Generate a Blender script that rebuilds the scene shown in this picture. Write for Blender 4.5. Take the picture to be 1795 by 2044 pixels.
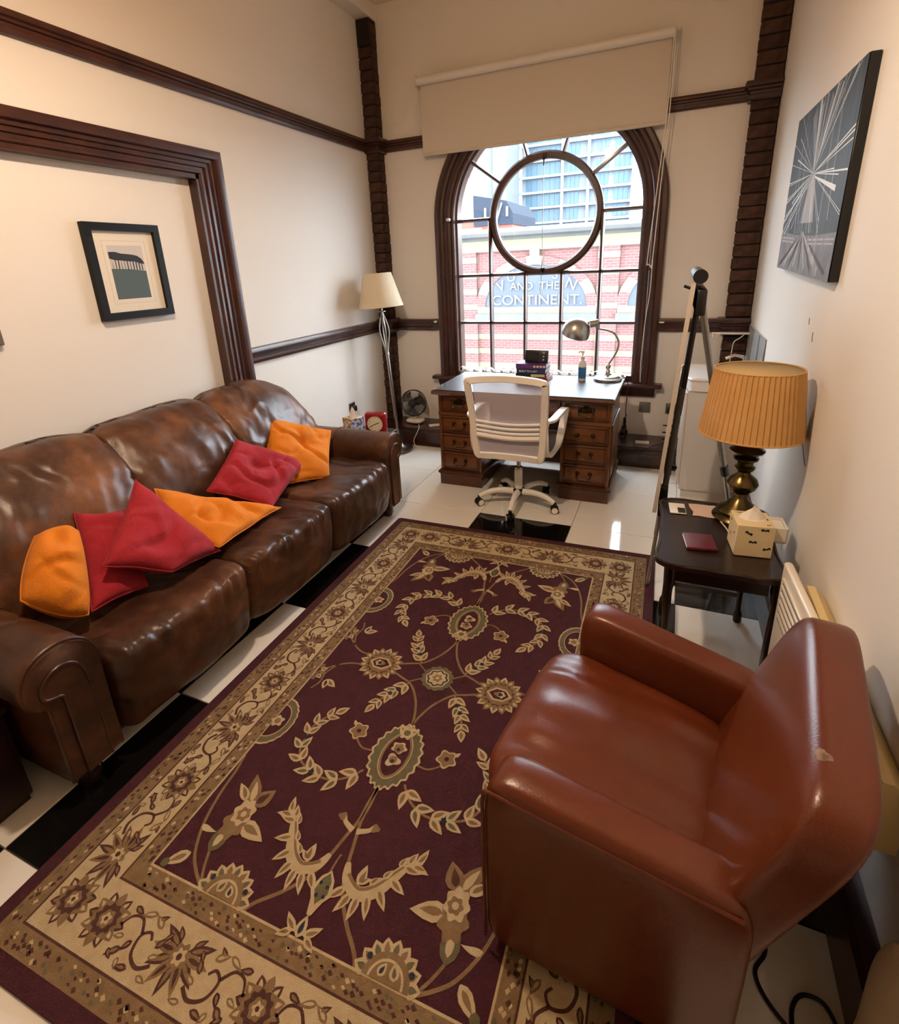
import bpy, bmesh, math, random
from mathutils import Vector, Matrix, noise
import numpy as np

for o in list(bpy.data.objects): bpy.data.objects.remove(o)
SC = bpy.context.scene
COL = SC.collection
random.seed(7)
PI = math.pi
R = math.radians

# ------------------------------------------------------------------ camera
cam_d = bpy.data.cameras.new('camera')
cam = bpy.data.objects.new('camera', cam_d); COL.objects.link(cam)
cam_d.sensor_fit = 'HORIZONTAL'; cam_d.sensor_width = 36.0
cam_d.lens = 1044.09 / 1795 * 36.0
cam_d.shift_x = (897.5 - 890.61) / 1795
cam_d.shift_y = (878.69 - 1022.0) / 1795
cam_d.clip_start = 0.02; cam_d.clip_end = 500
rt = Vector((0.92030449, 0.38890389, -0.04234866))
up = -Vector((0.08623676, -0.30726924, -0.94770715))
bk = -Vector((-0.38157944, 0.86852713, -0.31631907))
cam.matrix_world = Matrix(((rt.x, up.x, bk.x, 0), (rt.y, up.y, bk.y, 0), (rt.z, up.z, bk.z, 1.57), (0, 0, 0, 1)))
SC.camera = cam

# ------------------------------------------------------------------ world, exposure
SC.view_settings.view_transform = 'Standard'
SC.view_settings.look = 'None'
SC.view_settings.gamma = 1.0
SC.view_settings.use_curve_mapping = False
SC.view_settings.exposure = 0.0
SKY_STRENGTH = 17.5
BULB_STRENGTH = 1230.0
w = bpy.data.worlds.new('overcast_sky'); SC.world = w; w.use_nodes = True
bgn = w.node_tree.nodes['Background']
bgn.inputs[0].default_value = (0.86, 0.93, 1.0, 1); bgn.inputs[1].default_value = SKY_STRENGTH
try:
    SC.cycles.use_denoising = True
    SC.cycles.max_bounces = 6; SC.cycles.diffuse_bounces = 4; SC.cycles.glossy_bounces = 3
    SC.cycles.use_adaptive_sampling = True; SC.cycles.adaptive_threshold = .05; SC.cycles.adaptive_min_samples = 28
    SC.cycles.transparent_max_bounces = 8; SC.cycles.caustics_reflective = False; SC.cycles.caustics_refractive = False
    SC.cycles.sample_clamp_indirect = 6.0
except Exception: pass

# ------------------------------------------------------------------ helpers
def lin(c):
    if isinstance(c, str):
        c = c.lstrip('#'); c = [int(c[i:i+2], 16) for i in (0, 2, 4)]
    out = []
    for v in c:
        v /= 255.0
        out.append(v/12.92 if v <= .04045 else ((v+.055)/1.055)**2.4)
    return (*out, 1)

MATS = {}
def mat(name, col, rough=.5, metal=0., spec=.5, var=None, bump=None, bump2=None, coat=0., sheen=0., aniso=0., trans=0., stretch=None, alpha=None, emit=None, sss=0.):
    """var=(scale, colour2, contrast, detail)  bump=(scale, strength, detail)"""
    m = bpy.data.materials.new(name); m.use_nodes = True; MATS[name] = m
    nt = m.node_tree; N = nt.nodes; L = nt.links
    b = N['Principled BSDF']
    b.inputs['Base Color'].default_value = lin(col)
    b.inputs['Roughness'].default_value = rough
    b.inputs['Metallic'].default_value = metal
    b.inputs['Specular IOR Level'].default_value = spec
    b.inputs['Coat Weight'].default_value = coat
    b.inputs['Coat Roughness'].default_value = .12
    if sheen: b.inputs['Sheen Weight'].default_value = sheen; b.inputs['Sheen Roughness'].default_value = .5
    if trans: b.inputs['Transmission Weight'].default_value = trans
    if alpha is not None: b.inputs['Alpha'].default_value = alpha
    if emit: b.inputs['Emission Color'].default_value = lin(emit[0]); b.inputs['Emission Strength'].default_value = emit[1]
    tc = None
    def coord():
        nonlocal tc
        if tc is None:
            t = N.new('ShaderNodeTexCoord'); tc = t.outputs['Object']
            if stretch:
                mp = N.new('ShaderNodeMapping'); mp.inputs['Scale'].default_value = stretch
                L.new(tc, mp.inputs['Vector']); tc = mp.outputs['Vector']
        return tc
    if var:
        n = N.new('ShaderNodeTexNoise'); n.inputs['Scale'].default_value = var[0]
        n.inputs['Detail'].default_value = var[3] if len(var) > 3 else 5
        L.new(coord(), n.inputs['Vector'])
        r = N.new('ShaderNodeMapRange'); c = var[2]
        r.inputs[1].default_value = .5 - c; r.inputs[2].default_value = .5 + c
        L.new(n.outputs['Fac'], r.inputs[0])
        mx = N.new('ShaderNodeMix'); mx.data_type = 'RGBA'
        mx.inputs[6].default_value = lin(col); mx.inputs[7].default_value = lin(var[1])
        L.new(r.outputs[0], mx.inputs[0]); L.new(mx.outputs[2], b.inputs['Base Color'])
    prev = None
    for bp in (bump, bump2):
        if not bp: continue
        n = N.new('ShaderNodeTexNoise'); n.inputs['Scale'].default_value = bp[0]
        n.inputs['Detail'].default_value = bp[2] if len(bp) > 2 else 4
        if len(bp) > 3: n.inputs['Distortion'].default_value = bp[3]
        L.new(coord(), n.inputs['Vector'])
        bn = N.new('ShaderNodeBump'); bn.inputs['Strength'].default_value = bp[1]; bn.inputs['Distance'].default_value = .01
        L.new(n.outputs['Fac'], bn.inputs['Height'])
        if prev: L.new(prev, bn.inputs['Normal'])
        prev = bn.outputs['Normal']
    if prev: L.new(prev, b.inputs['Normal'])
    return m

def glass_mat(name, tint=(.93, .97, 1, 1), ior=1.5, rough=0.0):
    m = bpy.data.materials.new(name); m.use_nodes = True; MATS[name] = m
    nt = m.node_tree; N = nt.nodes; L = nt.links
    for n in list(N): N.remove(n)
    out = N.new('ShaderNodeOutputMaterial'); mix = N.new('ShaderNodeMixShader')
    tr = N.new('ShaderNodeBsdfTransparent'); tr.inputs[0].default_value = tint
    gl = N.new('ShaderNodeBsdfGlossy'); gl.inputs['Roughness'].default_value = rough
    fr = N.new('ShaderNodeFresnel'); fr.inputs['IOR'].default_value = ior
    L.new(fr.outputs[0], mix.inputs[0]); L.new(tr.outputs[0], mix.inputs[1]); L.new(gl.outputs[0], mix.inputs[2])
    L.new(mix.outputs[0], out.inputs[0])
    return m

class MB:
    def __init__(s): s.v = []; s.f = []; s.m = []; s.cur = 0
    def add(s, verts, faces):
        o = len(s.v); s.v += [tuple(p) for p in verts]
        for f in faces: s.f.append(tuple(i+o for i in f)); s.m.append(s.cur)
        return s
    def box(s, a, b, M=None):
        x0, y0, z0 = a; x1, y1, z1 = b
        P = [(x0,y0,z0),(x1,y0,z0),(x1,y1,z0),(x0,y1,z0),(x0,y0,z1),(x1,y0,z1),(x1,y1,z1),(x0,y1,z1)]
        if M: P = [tuple(M @ Vector(p)) for p in P]
        return s.add(P, [(3,2,1,0),(4,5,6,7),(0,1,5,4),(1,2,6,5),(2,3,7,6),(3,0,4,7)])
    def rbox(s, a, b, r=.01, seg=2, M=None):
        bm = bmesh.new(); bmesh.ops.create_cube(bm, size=1)
        c = [(a[i]+b[i])/2 for i in range(3)]; d = [abs(b[i]-a[i]) for i in range(3)]
        for v in bm.verts: v.co = Vector((c[0]+v.co.x*d[0], c[1]+v.co.y*d[1], c[2]+v.co.z*d[2]))
        r = min(r, min(d)*.49)
        bmesh.ops.bevel(bm, geom=bm.edges[:], offset=r, segments=seg, profile=.5, affect='EDGES')
        bm.verts.index_update()
        V = [tuple((M @ v.co) if M else v.co) for v in bm.verts]
        F = [tuple(v.index for v in f.verts) for f in bm.faces]; bm.free()
        return s.add(V, F)
    def sbox(s, c, h, k=6, n=8, fn=None, M=None):
        """puffy box: superellipsoid of half sizes h"""
        idx = {}; V = []; F = []
        def vid(p):
            key = tuple(round(q, 5) for q in p)
            if key not in idx:
                idx[key] = len(V)
                m = (abs(p[0])**k + abs(p[1])**k + abs(p[2])**k)**(1/k)
                q = Vector((c[0]+p[0]/m*h[0], c[1]+p[1]/m*h[1], c[2]+p[2]/m*h[2]))
                if fn: q = Vector(fn(q, (p[0]/m, p[1]/m, p[2]/m)))
                if M: q = M @ q
                V.append(tuple(q))
            return idx[key]
        # warp the grid towards edges so that rounding has points
        def wv(t): return math.copysign(abs(t)**.8, t)
        for ax in range(3):
            for sg in (-1, 1):
                for i in range(n):
                    for j in range(n):
                        q = []
                        for (di, dj) in ((0,0),(1,0),(1,1),(0,1)):
                            a = wv(-1+2*(i+di)/n); b = wv(-1+2*(j+dj)/n)
                            p = [0,0,0]; p[ax] = sg; p[(ax+1)%3] = a; p[(ax+2)%3] = b
                            q.append(vid(p))
                        if sg < 0: q.reverse()
                        F.append(tuple(q))
        return s.add(V, F)
    def loaf(s, c, h, k=5, nr=36, ny=24, fn=None, pinch=.07, pk=8):
        """upholstered panel: superellipse section in x-z, straight along y, pinched only at its two ends"""
        V = []; F = []
        for j in range(ny+1):
            t = -1+2*j/ny; t = math.copysign(abs(t)**.75, t); f = 1-pinch*abs(t)**pk
            for i in range(nr):
                a = 2*PI*i/nr; ca, sa = math.cos(a), math.sin(a); m = (abs(ca)**k+abs(sa)**k)**(1/k)
                p = (ca/m*f, t, sa/m*f); q = Vector((c[0]+p[0]*h[0], c[1]+p[1]*h[1], c[2]+p[2]*h[2]))
                V.append(tuple(fn(q, p) if fn else q))
        for j in range(ny):
            for i in range(nr): F.append((j*nr+i, j*nr+(i+1) % nr, (j+1)*nr+(i+1) % nr, (j+1)*nr+i))
        F.append(tuple(range(nr))); F.append(tuple(ny*nr+i for i in range(nr-1, -1, -1)))
        return s.add(V, F)
    def tube(s, pts, r, n=8, caps=True, closed=False):
        pts = [Vector(p) for p in pts]; m = len(pts)
        rs = r if isinstance(r, (list, tuple)) else [r]*m
        V = []; F = []
        prevx = None
        for i, p in enumerate(pts):
            if closed: t = pts[(i+1)%m]-pts[i-1]
            else: t = pts[min(i+1, m-1)]-pts[max(i-1, 0)]
            t = t.normalized() if t.length > 1e-9 else Vector((0,0,1))
            if prevx is None:
                a = Vector((0,0,1)) if abs(t.z) < .9 else Vector((1,0,0))
                x = a.cross(t).normalized()
            else:
                x = prevx - t*prevx.dot(t)
                x = x.normalized() if x.length > 1e-6 else Vector((1,0,0))
            prevx = x; y = t.cross(x)
            for j in range(n):
                a = 2*PI*j/n; V.append(tuple(p + (x*math.cos(a)+y*math.sin(a))*rs[i]))
        for i in range(m if closed else m-1):
            for j in range(n):
                k = (i+1) % m
                F.append((i*n+j, i*n+(j+1)%n, k*n+(j+1)%n, k*n+j))
        if caps and not closed:
            F.append(tuple(range(n-1, -1, -1))); F.append(tuple((m-1)*n+j for j in range(n)))
        return s.add(V, F)
    def lathe(s, prof, n=24, c=(0,0,0), M=None, ang=2*PI):
        V = []; F = []; m = len(prof)
        full = abs(ang-2*PI) < 1e-6; nn = n if full else n+1
        for i in range(nn):
            a = ang*i/n
            for (r, z) in prof:
                q = Vector((c[0]+r*math.cos(a), c[1]+r*math.sin(a), c[2]+z))
                V.append(tuple(M @ q) if M else tuple(q))
        for i in range(n):
            k = (i+1) % nn
            for j in range(m-1):
                F.append((i*m+j, k*m+j, k*m+j+1, i*m+j+1))
        if full:
            if prof[0][0] > 1e-5: F.append(tuple(i*m for i in range(nn-1, -1, -1)))
            if prof[-1][0] > 1e-5: F.append(tuple(i*m+m-1 for i in range(nn)))
        return s.add(V, F)
    def cyl(s, c, r, z0, z1, n=20, M=None): return s.lathe([(r, z0), (r, z1)], n, c, M)
    def prism(s, poly, plane, a, b, M=None):
        """poly of 2-D points; plane 'xy','xz','yz'; extruded from a to b along the remaining axis"""
        n = len(poly)
        def P(p, t):
            q = {'xy': (p[0], p[1], t), 'xz': (p[0], t, p[1]), 'yz': (t, p[0], p[1])}[plane]
            return tuple(M @ Vector(q)) if M else q
        V = [P(p, a) for p in poly]+[P(p, b) for p in poly]
        F = [tuple(range(n)), tuple(range(2*n-1, n-1, -1))]
        F += [(i, i+n, (i+1)%n+n, (i+1)%n) for i in range(n)]
        return s.add(V, F)
    def flat(s, poly, z=0.):
        return s.add([(p[0], p[1], z) for p in poly], [tuple(range(len(poly)))])
    def grid(s, fn, nu, nv, cu=False):
        V = [tuple(fn(i/nu, j/nv)) for i in range(nu+(0 if cu else 1)) for j in range(nv+1)]
        F = []
        for i in range(nu):
            k = (i+1) % nu if cu else i+1
            for j in range(nv): F.append((i*(nv+1)+j, k*(nv+1)+j, k*(nv+1)+j+1, i*(nv+1)+j+1))
        return s.add(V, F)
    def sweep(s, prof, path, frame, closed=False, caps=True):
        """prof list of (a,b); frame(i)->(origin, A, B)"""
        m = len(prof); V = []; F = []; n = len(path)
        for i in range(n):
            o, A, B = frame(i)
            for (a, b) in prof: V.append(tuple(Vector(o)+Vector(A)*a+Vector(B)*b))
        for i in range(n if closed else n-1):
            k = (i+1) % n
            for j in range(m): F.append((i*m+j, i*m+(j+1)%m, k*m+(j+1)%m, k*m+j))
        if caps and not closed:
            F.append(tuple(range(m-1, -1, -1))); F.append(tuple((n-1)*m+j for j in range(m)))
        return s.add(V, F)
    def mesh(s, name, mats, smooth=40):
        me = bpy.data.meshes.new(name); me.from_pydata(s.v, [], s.f)
        for mm in (mats if isinstance(mats, (list, tuple)) else [mats]): me.materials.append(MATS[mm] if isinstance(mm, str) else mm)
        me.polygons.foreach_set('material_index', s.m)
        bm = bmesh.new(); bm.from_mesh(me); (None if getattr(s, 'keep', False) else bmesh.ops.recalc_face_normals(bm, faces=bm.faces[:])); bm.to_mesh(me); bm.free()
        if smooth:
            me.polygons.foreach_set('use_smooth', [True]*len(me.polygons))
            if smooth < 180:
                try: me.set_sharp_from_angle(angle=R(smooth))
                except Exception: pass
        me.update(); return me
    def build(s, name, mats, parent=None, smooth=40, loc=None, rot=None, **tags):
        o = bpy.data.objects.new(name, s.mesh(name, mats, smooth)); COL.objects.link(o)
        if loc: o.location = loc
        if rot: o.rotation_euler = rot
        if parent is not None: o.parent = parent
        if tags: tag(o, **tags)
        return o

def tag(o, label=None, cat=None, group=None, kind=None):
    if label: o['label'] = label
    if cat: o['category'] = cat
    if group: o['group'] = group
    if kind: o['kind'] = kind
    return o
def thing(name, label, cat, loc=(0,0,0), rz=0., group=None, rot=None):
    o = bpy.data.objects.new(name, None); COL.objects.link(o); o.empty_display_size = .05
    o.location = loc; o.rotation_euler = rot if rot else (0, 0, rz)
    return tag(o, label, cat, group)
def struct(name, mb, m, label=None, smooth=40, parent=None):
    return mb.build(name, m, parent, smooth, label=label, kind='structure')
def link_mesh(name, me, parent=None, loc=None, rot=None, scale=None):
    o = bpy.data.objects.new(name, me); COL.objects.link(o)
    if parent is not None: o.parent = parent
    if loc is not None: o.location = loc
    if rot is not None: o.rotation_euler = rot
    if scale is not None: o.scale = scale
    return o
def nz(p, s=1., sd=0.): return noise.noise(Vector((p[0]*s+sd, p[1]*s+sd*1.7, p[2]*s-sd)))
def catmull(pts, k=6, closed=False):
    pts = [Vector(p if len(p) == 3 else (*p, 0)) for p in pts]; n = len(pts); out = []
    for i in range(n if closed else n-1):
        if closed: p0, p1, p2, p3 = pts[i-1], pts[i], pts[(i+1)%n], pts[(i+2)%n]
        else: p0, p1, p2, p3 = pts[max(i-1,0)], pts[i], pts[i+1], pts[min(i+2,n-1)]
        for j in range(k):
            t = j/k
            out.append(.5*((2*p1)+(-p0+p2)*t+(2*p0-5*p1+4*p2-p3)*t*t+(-p0+3*p1-3*p2+p3)*t**3))
    if not closed: out.append(pts[-1])
    return out
def text_mesh(name, body, size, m, parent, loc, rot, depth=.01, align='CENTER'):
    c = bpy.data.curves.new(name, 'FONT'); c.body = body; c.size = size; c.extrude = depth; c.align_x = align; c.align_y = 'CENTER'
    t = bpy.data.objects.new(name+'_tmp', c); COL.objects.link(t)
    dg = bpy.context.evaluated_depsgraph_get(); dg.update()
    me = bpy.data.meshes.new_from_object(t.evaluated_get(dg)); me.name = name
    bpy.data.objects.remove(t); bpy.data.curves.remove(c)
    me.materials.clear(); me.materials.append(MATS[m])
    return link_mesh(name, me, parent, loc, rot)

# ------------------------------------------------------------------ materials
mat('wall_paint', '#ECE7DF', .75, spec=.25, bump=(180, .05, 3), var=(1.3, '#E9E3DA', .25))
mat('ceiling_paint', '#E6DCC4', .8, spec=.2)
mat('mahogany', '#4A2617', .38, var=(7, '#33170E', .22, 6), stretch=(1, 1, 1), coat=.25, bump=(60, .04))
mat('dark_mahogany', '#3C1A12', .36, var=(9, '#2A100B', .22, 6), coat=.3)
mat('desk_wood', '#744622', .34, var=(10, '#5A3318', .2, 7), stretch=(.35, 1, 1.6), coat=.35)
mat('desk_wood_dark', '#552E17', .34, var=(10, '#3F1F10', .2, 7), coat=.35)
mat('brick_dark', '#523A30', .8, spec=.2, var=(14, '#372722', .2, 6), bump=(40, .5, 6))
mat('brick_dark2', '#5C4136', .8, spec=.2, var=(14, '#3E2C26', .2, 6), bump=(40, .5, 6))
mat('mortar_dark', '#1E1512', .9)
mat('tile_white', '#F0EBE2', .07, spec=.5, var=(2.5, '#EAE3D7', .3), coat=.0)
mat('tile_black', '#0C0B0A', .07, spec=.5, var=(6, '#171513', .25))
mat('grout', '#8C8375', .9)
mat('white_metal', '#E8E4DC', .35)
mat('blind_fabric', '#D6CBBB', .85, bump=(400, .05))
mat('chrome', '#C9C8C4', .22, metal=1.)
mat('brushed_steel', '#A5A29A', .33, metal=1.)
mat('silver_metal', '#B9B7B2', .3, metal=1.)
mat('plate_steel', '#7F7A72', .42, metal=.75)
mat('black_plastic', '#0F0F10', .38)
mat('black_rubber', '#121212', .7)
mat('brass', '#6A5C3A', .27, metal=1., var=(8, '#4C4128', .3))
mat('dark_brass', '#3A2E1E', .35, metal=.9)
mat('white_plastic', '#EFE8DC', .32, spec=.5)
mat('mesh_grey', '#C9C2CC', .8, alpha=.72)
mat('fabric_grey', '#5E585A', .9, bump=(300, .2))
def leather(name, dark, mid, light, rough=.38, wr=.5, sc=5., cs=3., dist=.006, kind='RIDGED_MULTIFRACTAL', det=6):
    m = bpy.data.materials.new(name); m.use_nodes = True; MATS[name] = m
    N = m.node_tree.nodes; L = m.node_tree.links; b = N['Principled BSDF']; b.inputs['Specular IOR Level'].default_value = .5
    tc = N.new('ShaderNodeTexCoord').outputs['Object']
    a = N.new('ShaderNodeTexNoise'); a.inputs['Scale'].default_value = cs; a.inputs['Detail'].default_value = 8; a.inputs['Roughness'].default_value = .65; L.new(tc, a.inputs['Vector'])
    rp = N.new('ShaderNodeValToRGB'); L.new(a.outputs['Fac'], rp.inputs[0])
    e = rp.color_ramp.elements; e[0].position = .34; e[0].color = lin(dark); e[1].position = .68; e[1].color = lin(light); k = rp.color_ramp.elements.new(.5); k.color = lin(mid)
    w = N.new('ShaderNodeTexNoise'); w.noise_type = kind; w.inputs['Scale'].default_value = sc; w.inputs['Detail'].default_value = det; w.inputs['Distortion'].default_value = .9 if det > 3 else .2; L.new(tc, w.inputs['Vector'])
    c = N.new('ShaderNodeTexNoise'); c.inputs['Scale'].default_value = 170; c.inputs['Detail'].default_value = 2; L.new(tc, c.inputs['Vector'])
    b1 = N.new('ShaderNodeBump'); b1.inputs['Strength'].default_value = wr; b1.inputs['Distance'].default_value = dist; L.new(w.outputs['Fac'], b1.inputs['Height'])
    b2 = N.new('ShaderNodeBump'); b2.inputs['Strength'].default_value = .12; b2.inputs['Distance'].default_value = .004; L.new(c.outputs['Fac'], b2.inputs['Height']); L.new(b1.outputs[0], b2.inputs['Normal'])
    L.new(b2.outputs[0], b.inputs['Normal'])
    r = N.new('ShaderNodeMapRange'); r.inputs[1].default_value = .3; r.inputs[2].default_value = .7; r.inputs[3].default_value = rough-.06; r.inputs[4].default_value = rough+.1; L.new(a.outputs['Fac'], r.inputs[0]); L.new(r.outputs[0], b.inputs['Roughness'])
    L.new(rp.outputs[0], b.inputs['Base Color'])
leather('leather_sofa', '#2E1B13', '#482B1C', '#684025', .38, .6, 7., 3.2, .02)
leather('leather_sofa_worn', '#33201A', '#523321', '#82532F', .36, .65, 6.5, 2.6, .022)
mat('leather_tan', '#662F17', .31, spec=.5, var=(3, '#582711', .25, 3), bump=(5, .10, 2, .3), bump2=(220, .05, 2))
mat('leather_tan_piping', '#5E2913', .4)
mat('leather_scuff', '#8D7B6D', .7, var=(60, '#6A4B3B', .15))
mat('cloth_orange', '#D97E14', .95, sheen=.04, var=(6, '#CC7410', .25), bump=(120, .25, 3), bump2=(9, .25, 3, .5))
mat('cloth_red', '#A01E2C', .95, sheen=.04, var=(6, '#951B2A', .25), bump=(120, .25, 3), bump2=(9, .25, 3, .5))
mat('shade_cream', '#D9CBAE', .9, sheen=.1, bump=(250, .1))
mat('shade_gold', '#CFA060', .85, sheen=.2, var=(10, '#C49352', .2), bump=(250, .1))
mat('shade_lining', '#C2A97A', .9)
mat('table_dark', '#2A1813', .28, var=(9, '#1C0F0C', .22, 6), coat=.3)
mat('paper_white', '#EDE8DE', .8)
mat('paper_pink', '#E2C5B6', .85)
mat('print_dark', '#2A2C22', .7)
mat('wallet_red', '#5C1F28', .5, bump=(200, .2))
mat('box_cream', '#E3CFA2', .7)
mat('tissue', '#F2ECE2', .95)
mat('heater_cream', '#E6DCC8', .3, spec=.5)
mat('heater_slot', '#5B5348', .6)
mat('heater_back', '#DCC68F', .5)
mat('ceramic', '#EDEBE8', .12, spec=.6)
mat('vanity_white', '#D9D4CD', .3)
mat('mirror', '#C2C6C8', .12, spec=.6)
mat('canvas_black', '#0D0D0F', .3)
mat('frame_black', '#0B0A0A', .5, spec=.3)
mat('mat_cream', '#E5DCCB', .85)
mat('print_sky', '#C9C3BE', .6)
mat('print_teal', '#4B5B5D', .6)
mat('print_tree', '#24222A', .6)
mat('clock_red', '#8E1823', .3, coat=.3)
mat('clock_face', '#EADFC4', .6)
mat('ink', '#191614', .6)
mat('book_purple', '#5A3570', .5); mat('book_blue', '#26365F', .5); mat('book_black', '#1B1718', .5); mat('book_red', '#8C1E2A', .5); mat('book_cream', '#D8CBA8', .6)
mat('page_edge', '#E9E2D2', .9)
mat('screen', '#1A1C20', .15)
mat('bottle_blue', '#2F6EA6', .4); mat('bottle_white', '#E4E2DA', .3)
mat('leather_red', '#9E3644', .42, bump=(150, .1))
mat('gilt', '#B99A4E', .35, metal=.8)
mat('cable_black', '#0D0C0C', .5); mat('cable_white', '#D8D2C6', .5)
mat('cream_fabric', '#CDB896', .9)
mat('cabinet_dark', '#2A1310', .35, var=(8, '#1C0B09', .2))
mat('easel_alu', '#A7A29A', .35, metal=.7); mat('easel_board', '#CFC6B8', .5); mat('easel_grey', '#55534F', .4)
glass_mat('pane_glass'); glass_mat('desk_glass', (.97, .98, .97, 1), 1.7, .33)
glass_mat('clear_plastic', (.9, .93, .95, 1), 1.35, .1)
# ------------------------------------------------------------------ room shell
XL, XR, YB, YN, ZC = -2.50, 0.50, 4.40, -3.30, 3.53
WX, WZ, WR = -1.02, 1.92, 0.80          # window centre, arch spring height, radius of the wall opening
WB = 0.60                                # bottom of the opening

# floor: screed with every tile a part
fl = struct('floor', MB().box((XL-.1, YN-.1, -.12), (XR+.1, YB+.2, -.006)), 'grout', 'glossy floor of white tiles with black tiles in the middle')
xs = [-2.50, -2.28, -1.68, -1.08, -.48, .12, .50]
ys = [-3.30, -2.67, -2.04, -1.415, -.79, -.165, .463, 1.09, 1.715, 2.34, 2.97, 3.57, 4.17, 4.40]
for i in range(len(xs)-1):
    for j in range(len(ys)-1):
        c = i-3; r = j-9
        black = (c+r) % 2 == 0 and r <= 0
        g = .0016
        MB().rbox((xs[i]+g, ys[j]+g, -.012), (xs[i+1]-g, ys[j+1]-g, 0), .0012, 1).build('black_tile' if black else 'white_tile', 'tile_black' if black else 'tile_white', fl)

struct('ceiling', MB().box((XL-.1, YN-.1, ZC), (XR+.1, YB+.3, ZC+.1)), 'ceiling_paint', 'cream painted ceiling')
# left wall with a shallow recess inside the wooden casing
DY0, DY1, DZ1 = 0.60, 2.41, 2.10
wl = MB()
wl.box((XL-.15, YN, -.02), (XL, DY0, ZC)).box((XL-.15, DY1, -.02), (XL, YB+.25, ZC)).box((XL-.15, DY0, DZ1), (XL, DY1, ZC)).box((XL-.15, DY0, -.02), (XL-.03, DY1, DZ1))
struct('wall_left', wl, 'wall_paint', 'cream painted wall behind the brown sofa')
WR_ = struct('wall_right', MB().box((XR, YN, -.02), (XR+.15, YB+.25, ZC)), 'wall_paint', 'cream painted wall behind the tan armchair')

for (a, b) in (((2.30, 0.86), (2.20, 0.80)), ((2.54, 1.31), (2.53, 1.285)), ((2.44, 1.265), (2.43, 1.23)), ((2.49, .955), (2.38, .90))):
    MB().tube([(XR, a[0], a[1]), (XR, (a[0]+b[0])/2+.004, (a[1]+b[1])/2), (XR, b[0], b[1])], .0022, 5).build('scuff_mark', 'plate_steel', WR_)
struct('wall_rear', MB().box((XL-.15, YN-.15, -.02), (XR+.15, YN, ZC)), 'wall_paint', 'cream wall behind the viewer')

# back wall with the arched opening
def arch(r, z0, n=40, cz=WZ, cx=WX):
    return [(cx-r, z0)]+[(cx-r*math.cos(PI*i/n), cz+r*math.sin(PI*i/n)) for i in range(n+1)]+[(cx+r, z0)]
wb = MB(); A = arch(WR, WB)
y0, y1 = YB, YB+.22
def quadxz(p): 
    wb.add([(x, y0, z) for x, z in p], [(0,1,2,3)]); wb.add([(x, y1, z) for x, z in p], [(3,2,1,0)])
quadxz([(XL, -.02), (WX-WR, -.02), (WX-WR, ZC), (XL, ZC)]); quadxz([(WX+WR, -.02), (XR, -.02), (XR, ZC), (WX+WR, ZC)])
quadxz([(WX-WR, -.02), (WX+WR, -.02), (WX+WR, WB), (WX-WR, WB)])
for i in range(1, len(A)-2):
    a, b = A[i], A[i+1]; quadxz([a, b, (b[0], ZC), (a[0], ZC)])
for i in range(len(A)):
    a, b = A[i], A[(i+1) % len(A)]; wb.add([(a[0], y0, a[1]), (b[0], y0, b[1]), (b[0], y1, b[1]), (a[0], y1, a[1])], [(0,1,2,3)])
struct('wall_back', wb, 'wall_paint', 'cream painted wall around the arched window')

# plaster beam along the top of the left wall
struct('trim_1', MB().box((XL, YN, 3.425), (XL+.125, YB, ZC)), 'wall_paint', 'pale plastered beam running along the top of the left wall')

# rails -------------------------------------------------------------
def rail_prof(z0, z1, d):
    h = z1-z0
    return [(0, z0), (d*.40, z0), (d*.52, z0+h*.12), (d*.52, z0+h*.28), (d*.36, z0+h*.32), (d*.40, z0+h*.48), (d*.62, z0+h*.52), (d*.66, z0+h*.64), (d*.96, z0+h*.70), (d, z0+h*.84), (d*.88, z0+h*.98), (0, z1)]
def rail_y(mb, x, sgn, ya, yb, z0, z1, d):
    pr = rail_prof(z0, z1, d)
    mb.sweep(pr, [0, 1], lambda i: ((x, (ya, yb)[i], 0), (sgn, 0, 0), (0, 0, 1)))
def rail_x(mb, y, xa, xb, z0, z1, d):
    pr = rail_prof(z0, z1, d)
    mb.sweep(pr, [0, 1], lambda i: (((xa, xb)[i], y, 0), (0, -1, 0), (0, 0, 1)))
PR = (2.495, 2.58, .045); CR = (1.02, 1.12, .05)
m = MB(); rail_y(m, XL, 1, YN, 4.28, *PR); struct('trim_2', m, 'mahogany', 'dark wooden picture rail along the left wall above the casing')
m = MB(); rail_y(m, XL, 1, 2.575, 4.28, *CR); struct('trim_3', m, 'mahogany', 'dark wooden dado rail between the casing and the left brick pier')
m = MB(); rail_x(m, YB, -2.385, .34, *PR); struct('trim_4', m, 'mahogany', 'dark wooden picture rail on the window wall behind the blind')
m = MB(); rail_x(m, YB, -2.385, -1.93, *CR); struct('trim_5', m, 'mahogany', 'short dark dado rail between left pier and window casing')
m = MB(); rail_x(m, YB, -.115, .34, *CR); struct('trim_6', m, 'mahogany', 'short dark dado rail between window casing and right pier')

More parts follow.
